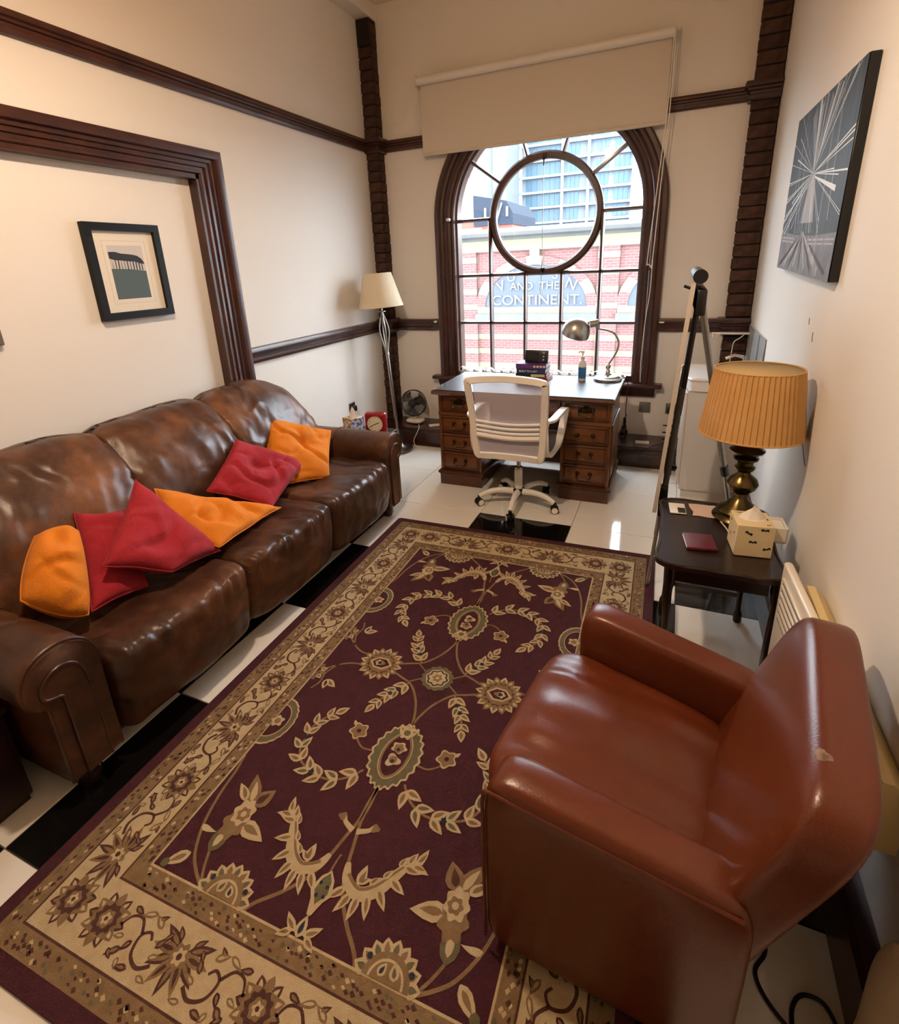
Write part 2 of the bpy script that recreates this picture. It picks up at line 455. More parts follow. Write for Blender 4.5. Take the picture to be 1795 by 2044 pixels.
# casing round the recess on the left wall
cp = [(0, 0), (0, .030), (.008, .042), (.020, .042), (.026, .026), (.046, .026), (.050, .037), (.074, .037), (.078, .048), (.098, .050), (.104, .066), (.122, .072), (.138, .072), (.146, .056), (.16, .056), (.16, 0)]
path = [(DY0, 0), (DY0, DZ1), (DY1, DZ1), (DY1, 0)]
def cf(i):
    y, z = path[i]
    n = [(-1, 0), (-1, .8125), (1, .8125), (1, 0)][i]
    return ((XL, y, z), (0, n[0], n[1]), (1, 0, 0))
m = MB(); m.sweep(cp, path, cf)
m.box((XL-.03, DY1-.022, 0), (XL+.03, DY1, DZ1)).box((XL-.03, DY0, 0), (XL+.03, DY0+.022, DZ1)).box((XL-.03, DY0, DZ1-.022), (XL+.03, DY1, DZ1))
struct('trim_7', m, 'mahogany', 'wide moulded dark wooden casing on the left wall behind the sofa', 25)

# brick piers: every brick its own part ------------------------------
def pier(name, x0, x1, yf, ztop, label, seed):
    rnd = random.Random(seed)
    p = struct(name, MB().box((x0+.006, yf+.009, 0), (x1-.006, YB, ztop)), 'mortar_dark', label)
    proto = []
    for k in range(5):
        mb = MB(); d = YB-yf
        mb.rbox((0, 0, 0), (x1-x0, d, .0715), .006, 2)
        mb.v = [(a+rnd.uniform(-.0015, .0015), b+rnd.uniform(-.002, .002), c+rnd.uniform(-.002, .002)) for a, b, c in mb.v]
        proto.append(mb.mesh('brick', 'brick_dark' if k % 2 else 'brick_dark2', 30))
    z = .004
    while z < ztop-.06:
        if not (CR[0]-.06 < z < CR[1]-.0) and not (PR[0]-.06 < z < PR[1]-.0):
            link_mesh('brick', rnd.choice(proto), p, (x0+rnd.uniform(-.0015, .0015), yf+rnd.uniform(-.003, .003), z), (0, 0, rnd.uniform(-.012, .012)))
        z += .081
    for (z0, z1, d) in (CR, PR):
        mb = MB(); pr = [(a, b) for a, b in rail_prof(z0-.012, z1+.012, .05)]
        pts = [(x0, YB), (x0, yf), (x1, yf), (x1, YB)] if x1 > 0 else [(x0, yf), (x1, yf), (x1, YB)]
        nn = [(-1, 0), (-1, -1), (1, -1), (1, 0)] if x1 > 0 else [(0, -1), (1, -1), (1, 0)]
        if x1 > 0: pts = pts[:3]; nn = [(-1, 0), (-1, -1), (0, -1)]
        mb.sweep(pr, pts, lambda i: ((pts[i][0], pts[i][1], 0), (nn[i][0], nn[i][1], 0), (0, 0, 1)))
        mb.build('moulded_band', 'dark_mahogany', p)
    return p
pl_ = pier('trim_8', XL, -2.385, 4.29, 3.425, 'narrow dark brick pier in the corner behind the floor lamp', 3)
MB().box((XL+.002, 4.286, 3.24), (-2.388, YB, 3.42)).build('bare_patch', 'mortar_dark', pl_)
pier('trim_9', .338, .495, 4.33, ZC, 'dark brick pier in the corner beside the abstract canvas', 5)

# deep boxed skirting below the window, with ledge
m = MB(); m.prism([(4.10, 0), (4.10, .12), (4.088, .125), (4.088, .15), (4.075, .158), (4.075, .178), (YB, .178), (YB, 0)], 'yz', XL, XR)
struct('baseboard_back', m, 'dark_mahogany', 'deep boxed dark wooden skirting with a ledge under the window', 25)
m = MB(); m.prism([(XR, 0), (XR-.035, 0), (XR-.035, .15), (XR-.022, .165), (XR-.028, .185), (XR-.01, .205), (XR, .21)], 'xz', YN, 4.08)
struct('baseboard_right', m, 'dark_mahogany', 'dark moulded skirting along the right wall behind the heater', 25)
m = MB(); m.prism([(XL, 0), (XL+.03, 0), (XL+.03, .15), (XL+.012, .19), (XL, .2)], 'xz', 2.58, 4.08)
struct('baseboard_left', m, 'dark_mahogany', 'dark skirting on the left wall between sofa and corner', 25)

# ------------------------------------------------------------------ window
win = tag(bpy.data.objects.new('window_1', None), 'arched dark wooden window with a round centre light', kind='structure'); COL.objects.link(win); win.location = (WX, YB, WB)
def WL(p): return (p[0]-WX, p[1]-YB, p[2]-WB)
class WM(MB):
    def build(s, *a, **k):
        s.v = [WL(p) for p in s.v]; return MB.build(s, *a, **k)
# casing: profile swept round the arch
def arch_sweep(mb, prof, r, z0, y, n=48):
    P = arch(0, 0, n)[1:-1]
    pts = [((WX-r, z0), (-1, 0))]+[((WX-r*math.cos(PI*i/n), WZ+r*math.sin(PI*i/n)), (-math.cos(PI*i/n), math.sin(PI*i/n))) for i in range(n+1)]+[((WX+r, z0), (1, 0))]
    mb.sweep(prof, pts, lambda i: ((pts[i][0][0], y, pts[i][0][1]), (pts[i][1][0], 0, pts[i][1][1]), (0, -1, 0)))
m = WM(); arch_sweep(m, [(-.05, -.06), (-.05, .012), (-.035, .02), (-.02, .012), (.0, .02), (.018, .045), (.04, .035), (.06, .04), (.075, .062), (.10, .062), (.113, .045), (.115, 0), (0, 0), (0, -.06)], WR, .615, YB)
m.build('casing', 'mahogany', win, 30)
m = WM(); arch_sweep(m, [(-.065, -.13), (-.065, -.035), (-.045, -.02), (0, -.02), (0, -.13)], WR, .645, YB)
m.box((WX-WR, YB+.03, .60), (WX+WR, YB+.13, .658))
m.build('outer_frame', 'mahogany', win, 30)
# sill and apron
m = WM(); m.prism([(YB+.12, .615), (YB-.075, .615), (YB-.088, .603), (YB-.085, .588), (YB-.07, .582), (YB+.12, .582)], 'yz', -2.005, -.045); m.build('sill', 'mahogany', win, 25)
m = WM(); m.prism([(YB, .582), (YB-.06, .582), (YB-.052, .55), (YB-.03, .52), (YB-.025, .505), (YB, .50)], 'yz', -1.955, -.095); m.build('apron', 'dark_mahogany', win, 25)
YG = YB+.07; bw = .015
def bar(a, b, name='glazing_bar', w=bw):
    ax, az = a; bx, bz = b; d = Vector((bx-ax, 0, bz-az)); L = d.length; d.normalize(); n = Vector((-d.z, 0, d.x))
    m = WM(); pr = [(-w, -.012), (-w*.5, -.03), (w*.5, -.03), (w, -.012), (w, .018), (-w, .018)]
    m.sweep(pr, [0, 1], lambda i: ((a if i == 0 else b)[0:1]+(YG,)+(a if i == 0 else b)[1:2], n, (0, 1, 0)))
    return m.build(name, 'mahogany', win, 25)
gx0, gx1 = WX-.735, WX+.735; rr = .428; z1_, z2_ = 1.478, 1.08
vx = [WX-.454, WX-.152, WX+.150, WX+.452]
for i, x in enumerate(vx): bar((x, .655), (x, WZ if i in (0, 3) else z1_+.01))
for z in (z1_, z2_): bar((gx0, z), (gx1, z))
bar((gx0, WZ), (WX-.44, WZ)); bar((WX+.44, WZ), (gx1, WZ))
for k in (36, 72, 108, 144):
    c, s_ = math.cos(R(k)), math.sin(R(k)); bar((WX+.44*c, WZ+.44*s_), (WX+.74*c, WZ+.74*s_))
m = WM(); pr = [(-.03, .02), (-.03, -.022), (-.018, -.036), (.012, -.036), (.028, -.02), (.028, .02)]
pts = [(math.cos(2*PI*i/64), math.sin(2*PI*i/64)) for i in range(64)]
m.sweep(pr, pts, lambda i: ((WX+pts[i][0]*rr, YG, WZ+pts[i][1]*rr), (pts[i][0], 0, pts[i][1]), (0, 1, 0)), closed=True)
m.build('round_frame', 'mahogany', win, 30)
# panes
def pane(poly):
    ar = sum(poly[i-1][0]*poly[i][1]-poly[i][0]*poly[i-1][1] for i in range(len(poly)))
    if ar < 0: poly = poly[::-1]          # counter-clockwise in x-z: the pane faces the room
    m = WM(); m.keep = True; m.add([(x, YG, z) for x, z in poly], [tuple(range(len(poly)))]); m.build('pane', 'pane_glass', win, 0)
cxs = [gx0]+vx+[gx1]
for i in range(5):
    for za, zb in ((.655, z2_), (z2_, z1_)): pane([(cxs[i], za), (cxs[i+1], za), (cxs[i+1], zb), (cxs[i], zb)])
pane([(gx0, z1_), (vx[0], z1_), (vx[0], WZ), (gx0, WZ)]); pane([(vx[3], z1_), (gx1, z1_), (gx1, WZ), (vx[3], WZ)])
pane([(WX+rr*math.cos(2*PI*i/48), WZ+rr*math.sin(2*PI*i/48)) for i in range(48)])
for s_ in (-1, 1):
    pane([(WX+s_*.454, z1_)]+[(WX+s_*rr*math.cos(R(a)), WZ-rr*math.sin(R(a))) for a in range(0, 91, 6)]+[(WX, z1_)])
for k in range(5):
    a0, a1 = 36*k, 36*(k+1)
    pane([(WX+rr*math.cos(R(a0+36*t/8)), WZ+rr*math.sin(R(a0+36*t/8))) for t in range(9)]+[(WX+.745*math.cos(R(a1-36*t/8)), WZ+.745*math.sin(R(a1-36*t/8))) for t in range(9)])
# pivot catch, cord and knob of the round light
m = WM(); m.tube([(WX, YG-.05, WZ+.40), (WX, YG-.06, WZ+.375), (WX-.004, YG-.055, WZ+.345)], .006).box((WX-.014, YG-.05, WZ+.39), (WX+.014, YG-.03, WZ+.43)).build('catch', 'dark_brass', win)
m = WM(); m.box((WX-.014, YG-.055, WZ-.435), (WX+.014, YG-.03, WZ-.40)).tube([(WX, YG-.05, WZ-.43), (WX+.004, YG-.065, WZ-.40)], .006).build('catch', 'dark_brass', win)
m = WM(); m.tube([(WX, YG-.052, WZ+.38), (WX-.004, YG-.052, WZ), (WX-.006, YG-.052, WZ-.42), (WX-.012, YG-.052, WZ-.55), (WX+.008, YG-.052, WZ-.60), (WX-.008, YG-.052, WZ-.62), (WX-.02, YG-.052, WZ-.56)], .0022, 6).build('cord', 'brushed_steel', win)
m = WM(); m.sbox((gx0-.05, YB-.045, 1.93), (.018, .02, .013), 3, 5).build('cleat', 'white_plastic', win)
m = WM(); m.sbox((-.085, YB-.065, 1.095), (.02, .02, .006), 3, 5).build('cleat', 'white_plastic', win)
m = WM(); m.sbox((-1.955, YB-.065, 1.10), (.014, .014, .010), 3, 5).build('cleat', 'white_plastic', win)

# scalloped white strip standing along the sill
st = thing('scalloped_strip', 'white scalloped strip of small curls along the window sill behind the desk', 'strip', (-1.78, YB+.01, .615))
MB().rbox((0, -.012, 0), (1.46, .012, .042), .004).build('rail', 'silver_metal', st)
cm = MB(); cm.grid(lambda u, v: (.004+.082*u, -.02+.04*v, .042+.042*math.sin(PI*u)**.6*(1-.35*u)), 10, 3); cm.sbox((.075, -.014, .05), (.013, .013, .013), 2, 5)
cme = cm.mesh('curl', 'white_plastic')
for k in range(17): link_mesh('curl', cme, st, (.085*k, 0, 0))

# ------------------------------------------------------------------ roller blind
bl = thing('roller_blind', 'cream roller blind pulled half way over the arched window', 'blind', (-2.0, 4.30, 2.42))
BX = 1.845
MB().lathe([(.0, 0), (.03, 0), (.03, BX+.0), (0, BX)], 20, M=Matrix.Translation((0, 0, .515)) @ Matrix.Rotation(PI/2, 4, 'Y')).build('roller_tube', 'white_metal', bl)
MB().box((.012, .022, .012), (BX-.012, .0245, .52)).build('fabric', 'blind_fabric', bl)
MB().rbox((.012, .012, -.006), (BX-.012, .034, .018), .006).build('bottom_bar', 'blind_fabric', bl)
for x in (-.008, BX+.002): MB().rbox((x, -.032, .475), (x+.006, .10, .555), .002).build('bracket', 'white_metal', bl)
cz = [(BX-.002, -.02, .52), (BX-.006, -.02, .1), (BX-.03, -.022, -.35), (BX-.062, -.02, -.86), (BX-.055, -.02, -.90), (BX-.04, -.02, -.91), (BX-.028, -.02, -.89), (BX-.012, -.02, -.4), (BX+.008, -.02, .1), (BX+.008, -.02, .52)]
MB().tube(catmull(cz, 5), .0035, 6).build('chain', 'white_plastic', bl)
MB().tube(catmull([(BX-.026, -.02, -.88), (BX-.028, -.015, -1.1), (BX-.045, -.005, -1.3), (BX-.055, -.0, -1.6), (BX-.05, .0, -1.78)], 5), .003, 6).build('cord', 'white_plastic', bl)

# ------------------------------------------------------------------ pendant lamp (its glow shows in the window glass)
pe = thing('pendant_lamp', 'warm pendant lamp hanging from the ceiling, mirrored in the window', 'lamp', (-.98, 1.0, 2.80))
MB().cyl((0, 0, 0), .004, .20, .73, 8).build('flex', 'cable_white', pe)
MB().lathe([(.05, .70), (.05, .715), (.02, .73)], 20).build('ceiling_rose', 'white_plastic', pe)
mat('pendant_shade', '#D8B88A', .8)
_m = MATS['pendant_shade']; _n = _m.node_tree.nodes; _l = _m.node_tree.links
_tr = _n.new('ShaderNodeBsdfTransparent'); _tr.inputs[0].default_value = (.70, .58, .46, 1); _mx = _n.new('ShaderNodeMixShader'); _mx.inputs[0].default_value = .68
_l.new(_n['Principled BSDF'].outputs[0], _mx.inputs[1]); _l.new(_tr.outputs[0], _mx.inputs[2]); _l.new(_mx.outputs[0], _n['Material Output'].inputs[0])
MB().lathe([(.05, .20), (.10, .18), (.16, .11), (.19, .03), (.187, .03), (.157, .107), (.098, .175), (.05, .195)], 32).build('shade', 'pendant_shade', pe)
mat('bulb_glow', '#FFD9A0', .5, emit=('#FFE6CA', BULB_STRENGTH))
MB().sbox((0, 0, .075), (.05, .05, .06), 2, 4).build('bulb', 'bulb_glow', pe)
# ------------------------------------------------------------------ outside
def brick_material(name, c1, c2, mortar, scale=1.):
    m = bpy.data.materials.new(name); m.use_nodes = True; MATS[name] = m
    N = m.node_tree.nodes; L = m.node_tree.links; b = N['Principled BSDF']; b.inputs['Roughness'].default_value = .85
    tc = N.new('ShaderNodeTexCoord'); mp = N.new('ShaderNodeMapping'); mp.inputs['Rotation'].default_value = (PI/2, 0, 0)
    br = N.new('ShaderNodeTexBrick'); br.inputs['Color1'].default_value = lin(c1); br.inputs['Color2'].default_value = lin(c2); br.inputs['Mortar'].default_value = lin(mortar)
    br.inputs['Scale'].default_value = 1.; br.inputs['Brick Width'].default_value = .24*scale; br.inputs['Row Height'].default_value = .082*scale; br.inputs['Mortar Size'].default_value = .008*scale
    L.new(tc.outputs['Object'], mp.inputs[0]); L.new(mp.outputs[0], br.inputs['Vector']); L.new(br.outputs['Color'], b.inputs['Base Color'])
brick_material('facade_brick', '#5E3836', '#553130', '#65514B')
mat('facade_stone', '#636049', .85, var=(1.2, '#5B5947', .25))
mat('facade_grey_stone', '#54524C', .85, var=(1.5, '#434549', .25))
mat('facade_slate', '#313843', .7, var=(2, '#3A424B', .25))
mat('facade_letter', '#73777A', .6)
mat('street', '#55565A', .9)
struct('ground', MB().box((-70, 5.2, -7.2), (70, 160, -7)), 'street', 'grey street far below the window')
fa = thing('brick_facade', 'striped red brick and cream stone building across the street with lettered arch', 'building', (-4.42, 18, -7))
FX, FZ = 4.42, 7.0     # local = world + (FX, -18, FZ)
def fb(a, b): return ((a[0]+FX, a[1], a[2]+FZ), (b[0]+FX, b[1], b[2]+FZ))
MB().box(*fb((-18, .12, -7), (9, 3, 2.3))).build('wall', 'facade_brick', fa, 0)
for i in range(-2, 3):
    cx = -2.05+4.75*i
    MB().box(*fb((cx-.33, 0, -7), (cx+.33, .15, 2.3))).build('pilaster', 'facade_brick', fa, 0)
z = 1.69
while z > -6.5:
    for i in range(-2, 3):
        cx = -2.05+4.75*i
        MB().box(*fb((cx-.335, -.02, z-.095), (cx+.335, .14, z+.095))).build('stone_block', 'facade_stone', fa, 0)
        if z < -.5 or z > 1.9: MB().box(*fb((cx+.335, .095, z-.095), (cx+4.415, .14, z+.095))).build('stone_band', 'facade_stone', fa, 0)
    z -= .52
MB().box(*fb((-18, -.02, 1.95), (9, .2, 2.30))).build('frieze', 'facade_stone', fa, 0)
MB().prism([(.2, 2.28+FZ), (-.05, 2.30+FZ), (-.12, 2.36+FZ), (-.30, 2.42+FZ), (-.36, 2.52+FZ), (-.36, 2.60+FZ), (-.1, 2.66+FZ), (3, 2.70+FZ), (3, 2.28+FZ)], 'yz', -18+FX, 9+FX).build('cornice', 'facade_grey_stone', fa, 20)
for i in range(-2, 3):
    ac = -4.42+4.75*i; za = .12
    def ell(a, rx, rz): return (ac+rx*math.cos(a)+FX, za+rz*math.sin(a)+FZ)
    MB().prism([ell(PI*k/24, 1.74, 1.36) for k in range(25)], 'xz', .03, .2).build('tympanum', 'facade_slate', fa, 0)
    nseg = 11
    for k in range(nseg):
        a0, a1 = PI*k/nseg, PI*(k+1)/nseg
        pts = [ell(a0+(a1-a0)*t/3, 1.74, 1.36) for t in range(4)]+[ell(a1-(a1-a0)*t/3, 2.08, 1.64) for t in range(4)]
        key = k == 5
        MB().prism(pts, 'xz', -.06 if key else -.01, .2).build('voussoir', 'facade_stone' if k % 2 else 'facade_brick', fa, 0)
    MB().box(*fb((ac-2.04, -.01, -.1), (ac+2.04, .2, .12))).build('stone_band', 'facade_stone', fa, 0)
    MB().box(*fb((ac-2.08, -.14, -.32), (ac+2.08, .2, -.1))).build('ledge', 'facade_grey_stone', fa, 0)
    MB().box(*fb((ac-.16, -.05, 1.5), (ac+.16, .1, 1.98))).build('keystone', 'facade_stone', fa, 0)
rx = (PI/2, 0, 0)
def sign(t, size, x, z, rotz=0., sx=1.):
    o = text_mesh('lettering', t, size, 'facade_letter', fa, (x+FX, -.01, z+FZ), (PI/2, rotz, 0), .02); o.scale = (sx, 1, 1)
sign('AND  THE', .36, -4.42, .79, 0, 1.02); sign('CONTINENT.', .46, -4.36, .33, 0, 1.12)
sign('V', .48, -5.58, .80, R(-18)); sign('N', .48, -3.20, .82, R(22)); sign('U', .44, -5.22, 1.10, R(-14)); sign('S', .44, -3.72, 1.14, R(12))

mat('tower_white', '#707A82', .7); mat('tower_panel', '#5E6870', .7); mat('tower_glass', '#344B59', .3, spec=.3, var=(.6, '#46606D', .2)); mat('tower_frame', '#3C4A58', .5)
tw = thing('apartment_tower', 'modern pale apartment tower with blue glass windows behind the brick building', 'building', (-18, 110, -7))
def tb(a, b): return ((a[0]+18, a[1], a[2]+7), (b[0]+18, b[1], b[2]+7))
MB().box(*tb((-29.7, 0, -7), (-9.0, 18, 42))).build('body', 'tower_panel', tw, 0)
gm = MB().box((0, -.1, 0), (1, .1, 1)).mesh('window', 'tower_glass', 0); fm = MB().box((-.03, -.18, 0), (.03, -.1, 1)).mesh('mullion', 'tower_frame', 0)
for k in range(14):
    z = 6.0+2.72*k
    MB().box(*tb((-30.1, -.9 if k % 1 == 0 else 0, z-.22), (-8.6, .2, z+.22))).build('floor_band', 'tower_white', tw, 0)
    for (xa, xb) in ((-28.8, -25.6), (-25.2, -22.2), (-21.0, -18.7), (-15.6, -13.4), (-12.4, -9.8)):
        o = link_mesh('window', gm, tw, (xa+18, 0, z+7+.35), None, (xb-xa, 1, 2.0))
        for t in (.33, .66): link_mesh('mullion', fm, tw, (xa+18+(xb-xa)*t, 0, z+7+.35), None, (1, 1, 2.0))
for x in (-21.7, -16.9, -9.0): MB().box(*tb((x-.25, -1.0, -7), (x+.25, .1, 42))).build('column', 'tower_white', tw, 0)
mat('pale_render', '#60666D', .8)
pb = thing('pale_building', 'plain pale rendered building left of the apartment tower', 'building', (-36, 100, -7))
MB().box((-1.0, 0, 0), (6.1, 9, 36)).build('body', 'pale_render', pb, 0)
MB().box((3.0, -.2, 8), (3.5, 0, 36)).build('dark_strip', 'tower_frame', pb, 0)
mat('mansard', '#2C323C', .95, spec=.1); mat('red_gable', '#7A4034', .8); mat('white_trim', '#757B81', .6)
mb_ = thing('mansard_house', 'red brick house with dark mansard roof and white rooflights', 'building', (-20.9, 60, -7))
MB().box((-4.5, 0, 0), (3.6, 10, 13.2)).build('wall', 'red_gable', mb_, 0)
MB().prism([(-.8, 12.6), (3.75, 12.6), (3.75, 13.7), (3.0, 15.0), (-.8, 15.8)], 'xz', -.15, 10).build('roof', 'mansard', mb_, 0)
for x in (.5, 1.2, 3.0): MB().box((x, -.3, 13.4), (x+.22, -.1, 14.4)).build('rooflight', 'white_trim', mb_, 0)
MB().prism([(1.5, 12.0), (1.65, 12.0), (2.6, 14.8), (2.45, 14.8)], 'xz', -.35, -.15).build('bargeboard', 'white_trim', mb_, 0)
MB().box((-4.5, -.5, 10.9), (.2, 0, 12.4)).build('parapet', 'white_trim', mb_, 0)
# ------------------------------------------------------------------ sofa
sofa = thing('leather_sofa', 'worn brown leather three seat sofa with rolled arms against the left wall', 'sofa', (-2.05, 1.74, 0))
SX, SY = 2.05, -1.74
def S(p): return (p[0]+SX, p[1]+SY, p[2])
class SM(MB):
    def build(s, *a, **k):
        s.v = [S(p) for p in s.v]; return MB.build(s, *a, **k)
def wr(q, amp, s=7., sd=0.): return amp*(nz(q, s, sd)+.5*nz(q, s*2.3, sd+3))
SM().rbox((-2.46, .66, .095), (-1.62, 2.80, .30), .03, 3).build('base', 'leather_sofa', sofa)
# seat cushions
seats = [(.815, 1.42), (1.42, 2.03), (2.03, 2.655)]
for i, (ya, yb) in enumerate(seats):
    def fn(q, p):
        q = q.copy(); top = max(0, p[2])
        q.z += -.02*top*(1-abs(p[1])**4)*(.6-.4*p[0]) + .018*top*(p[0] > .3)*(p[0]-.3)
        q.x += .018*max(0, p[0])*(1-p[1]**2) - .035*max(0, p[0])*max(0, -p[2])
        ed = math.exp(-((q.z-.40)/.05)**2-((q.x+1.58)/.07)**2)*(1-abs(p[1])**8)
        pk = .0075*ed*math.sin(q.y*95+5*nz((q.y*9, q.z*4, i), 1)+3*nz(q, 12, i))*(.5+nz((q.y*7, 0, 0), 1, i)+.5)
        ln = .007*max(0, p[2])*nz((q.x*5, q.y*22, i*3.), 1, 2.)+.006*max(0, p[0])*nz((q.y*20, q.z*5, i*3.), 1, 4.)
        return q + Vector((wr(q, .006, 9, i)+pk+.5*ln*(p[0] > .9), 0, wr(q, .008, 7, i+5)+pk+ln*(p[2] > .9)))
    m = SM(); m.sbox((-1.865, (ya+yb)/2, .265), (.325, (yb-ya)/2+.004, .170), 9, 44, fn)
    m.build('seat_cushion', 'leather_sofa', sofa, 180)
    pts = [(-1.552+.02*(1-((y-(ya+yb)/2)/((yb-ya)/2))**2)-.03*abs((y-(ya+yb)/2)/((yb-ya)/2))**6, y, .368) for y in np.linspace(ya+.012, yb-.012, 14)]
    SM().tube(pts, .0045, 6).build('piping', 'leather_sofa', sofa)
# back cushions, leaning
backs = [(.72, 1.42), (1.42, 2.03), (2.03, 2.735)]
for i, (ya, yb) in enumerate(backs):
    def fn(q, p):
        q = q.copy()
        t = (q.z-.36)/.58
        q.x += -.20*t + .05*math.sin(PI*min(1, max(0, t)))*max(0, p[0])
        q.x -= .10*max(0, t-.72)**1*1.6 if p[0] > 0 else 0
        if i == 2: 
            e = max(0, (q.y-2.36)/.36); q.z -= .13*e**2.4*max(0, t); q.x -= .03*e
        if i == 0: 
            e = max(0, (1.0-q.y)/.30); q.z -= .03*e**2*max(0, t)
        f = 1-abs(p[1])**6
        q.z += .012*max(0, p[2])*(1-p[1]**2)
        q.x -= .02*abs(p[1])**8*(p[0] > 0)
        dr = .010*nz((q.y*15+q.z*6, q.z*3.5, i*5.), 1, 3.)+.006*nz((q.y*28-q.z*10, q.z*5, i*5.), 1, 8.)
        sm = .008*math.exp(-((abs(p[1])-1)/.12)**2)*math.sin(q.z*80+6*nz(q, 9, i))
        return q + Vector((wr(q, .012, 7, i+11)*f+(dr+sm)*(p[0] > 0), 0, wr(q, .008, 6, i+21)))
    m = SM(); m.loaf((-2.15, (ya+yb)/2, .645), (.135, (yb-ya)/2+.001, .30), 4.5, 72, 48, fn)
    m.build('back_cushion', 'leather_sofa_worn', sofa, 180)
SM().rbox((-2.47, .70, .28), (-2.30, 2.74, .84), .06, 4).build('back_frame', 'leather_sofa', sofa)
# rolled arms: profile in y-z (outer side = +o)
def arm_profile(y_in, sgn):
    # from inner seat side bottom, up, over the roll, curl under, down outside
    P = [(0, .09), (0, .30), (-.002, .42), (.0, .48), (.02, .53), (.06, .562), (.11, .572), (.165, .56), (.205, .525), (.222, .475), (.212, .43), (.185, .40), (.165, .385), (.165, .30), (.165, .09)]
    c = catmull([(a, b) for a, b in P], 3)
    return [(y_in+sgn*p.x, p.y) for p in c]
for (y_in, sgn) in ((.80, -1), (2.665, 1)):
    pr = arm_profile(y_in, sgn)
    m = SM(); n = len(pr); xsx = [-2.42, -2.30, -2.15, -2.0, -1.85, -1.72, -1.64, -1.60]
    cy, cz = y_in+sgn*.09, .33
    def ring(x, s=1., sd=0):
        return [(x, cy+(a-cy)*s, cz+(b-cz)*s + (.004*nz((x*6, a*6, b*6), 1, sd) if b > .1 else 0)) for a, b in pr]
    V = []; 
    for x in xsx[:-1]: V += ring(x, 1.)
    V += ring(-1.60, .985); V += ring(-1.585, .95)
    k = len(V)//n; F = [(i*n+j, i*n+(j+1) % n, (i+1)*n+(j+1) % n, (i+1)*n+j) for i in range(k-1) for j in range(n)]
    F.append(tuple((k-1)*n+j for j in range(n)))
    m.add(V, F); m.build('arm', 'leather_sofa', sofa, 60)
    # piping round the front, and the inset scroll panel
    SM().tube([(-1.592, cy+(a-cy)*.975, cz+(b-cz)*.975) for a, b in pr], .006, 6).build('piping', 'leather_sofa', sofa)
    pan = catmull([(.045, .10), (.045, .30), (.05, .42), (.065, .475), (.10, .50), (.14, .495), (.17, .465), (.172, .43), (.15, .415), (.125, .405), (.12, .36), (.12, .22), (.12, .10)], 3)
    SM().prism([(y_in+sgn*p.x, p.y) for p in pan], 'yz', -1.60, -1.578).build('front_panel', 'leather_sofa', sofa, 30)
    SM().tube([(-1.578, y_in+sgn*p.x, p.y) for p in pan], .0045, 6).build('piping', 'leather_sofa', sofa)
    SM().tube([(-1.99+.004*math.sin(9*b), a, b+.003) for a, b in pr[3:32]], .004, 6).build('seam', 'leather_sofa', sofa)
for x in (-1.66, -2.40):
    for y in (.71, 2.75):
        SM().lathe([(.03, 0), (.04, .02), (.042, .05), (.03, .08)], 16, (x, y, 0)).build('foot', 'table_dark', sofa)

# ------------------------------------------------------------------ scatter cushions
def pillow(name, label, c, thick, m, seed, fold=.0, group=None, dent=None, bow=-.05):
    """c = four corners in order; soft pillow with pointed corners"""
    C = [Vector(p) for p in c]; ctr = sum(C, Vector())/4; C = [p-ctr for p in C]
    nrm = (C[1]-C[3]).cross(C[2]-C[0]).normalized()
    if nrm.x < 0 and abs(nrm.x) > .1: nrm = -nrm
    elif nrm.z < 0 and abs(nrm.x) <= .1: nrm = -nrm
    def bil(u, v): return (C[0]*(1-u)*(1-v)+C[1]*u*(1-v)+C[2]*u*v+C[3]*(1-u)*v)
    n = 40; mb = MB()
    def pos(i, j, side):
        u, v = i/n, j/n; a, b = 2*u-1, 2*v-1
        uu = .5+.5*a*(1+bow*(1-b*b)); vv = .5+.5*b*(1+bow*(1-a*a))
        p = bil(uu, vv); e = (max(0, 1-a*a)*max(0, 1-b*b))**.42
        h = thick*e
        d = 0
        if dent: d = dent[2]*math.exp(-(((u-dent[0])/.22)**2+((v-dent[1])/.16)**2))
        q = p*6
        wv = .022*e*(nz(q, 1.1, seed)+.5*nz(q, 2.6, seed+7)) + fold*e*(max(0, 1-abs(nz(q, .75, seed+3))*7)*-.028+max(0, 1-abs(nz(q, 1.3, seed+13))*6)*-.012)
        return p + nrm*(side*h + wv - d*e*(side > 0)) + Vector((0, 0, .004*nz(q, 2, seed)))
    ids = {}; V = []; F = []
    def vid(i, j, s):
        if i in (0, n) or j in (0, n): s = 0
        k = (i, j, s)
        if k not in ids: ids[k] = len(V); V.append(tuple(pos(i, j, s)))
        return ids[k]
    for s in (1, -1):
        for i in range(n):
            for j in range(n):
                f = (vid(i, j, s), vid(i+1, j, s), vid(i+1, j+1, s), vid(i, j+1, s)); F.append(f if s > 0 else f[::-1])
    mb.add(V, F)
    t = thing(name, label, 'cushion', tuple(ctr), group=group)
    mb.build('cover', m, t, 180)
    edge = [pos(i, 0, 0) for i in range(n)]+[pos(n, j, 0) for j in range(n)]+[pos(n-i, n, 0) for i in range(n)]+[pos(0, n-j, 0) for j in range(n)]
    MB().tube(edge, .0035, 5, closed=True).build('seam', m, t, 180)
    return t
G = 'scatter cushions on the sofa'
pillow('scatter_cushion', 'orange scatter cushion leaning in the far corner by the window end arm', [(-2.15, 2.30, .775), (-1.96, 2.64, .60), (-1.79, 2.34, .42), (-1.96, 1.99, .46)], .06, 'cloth_orange', 1, 1., G, (.6, .35, .05))
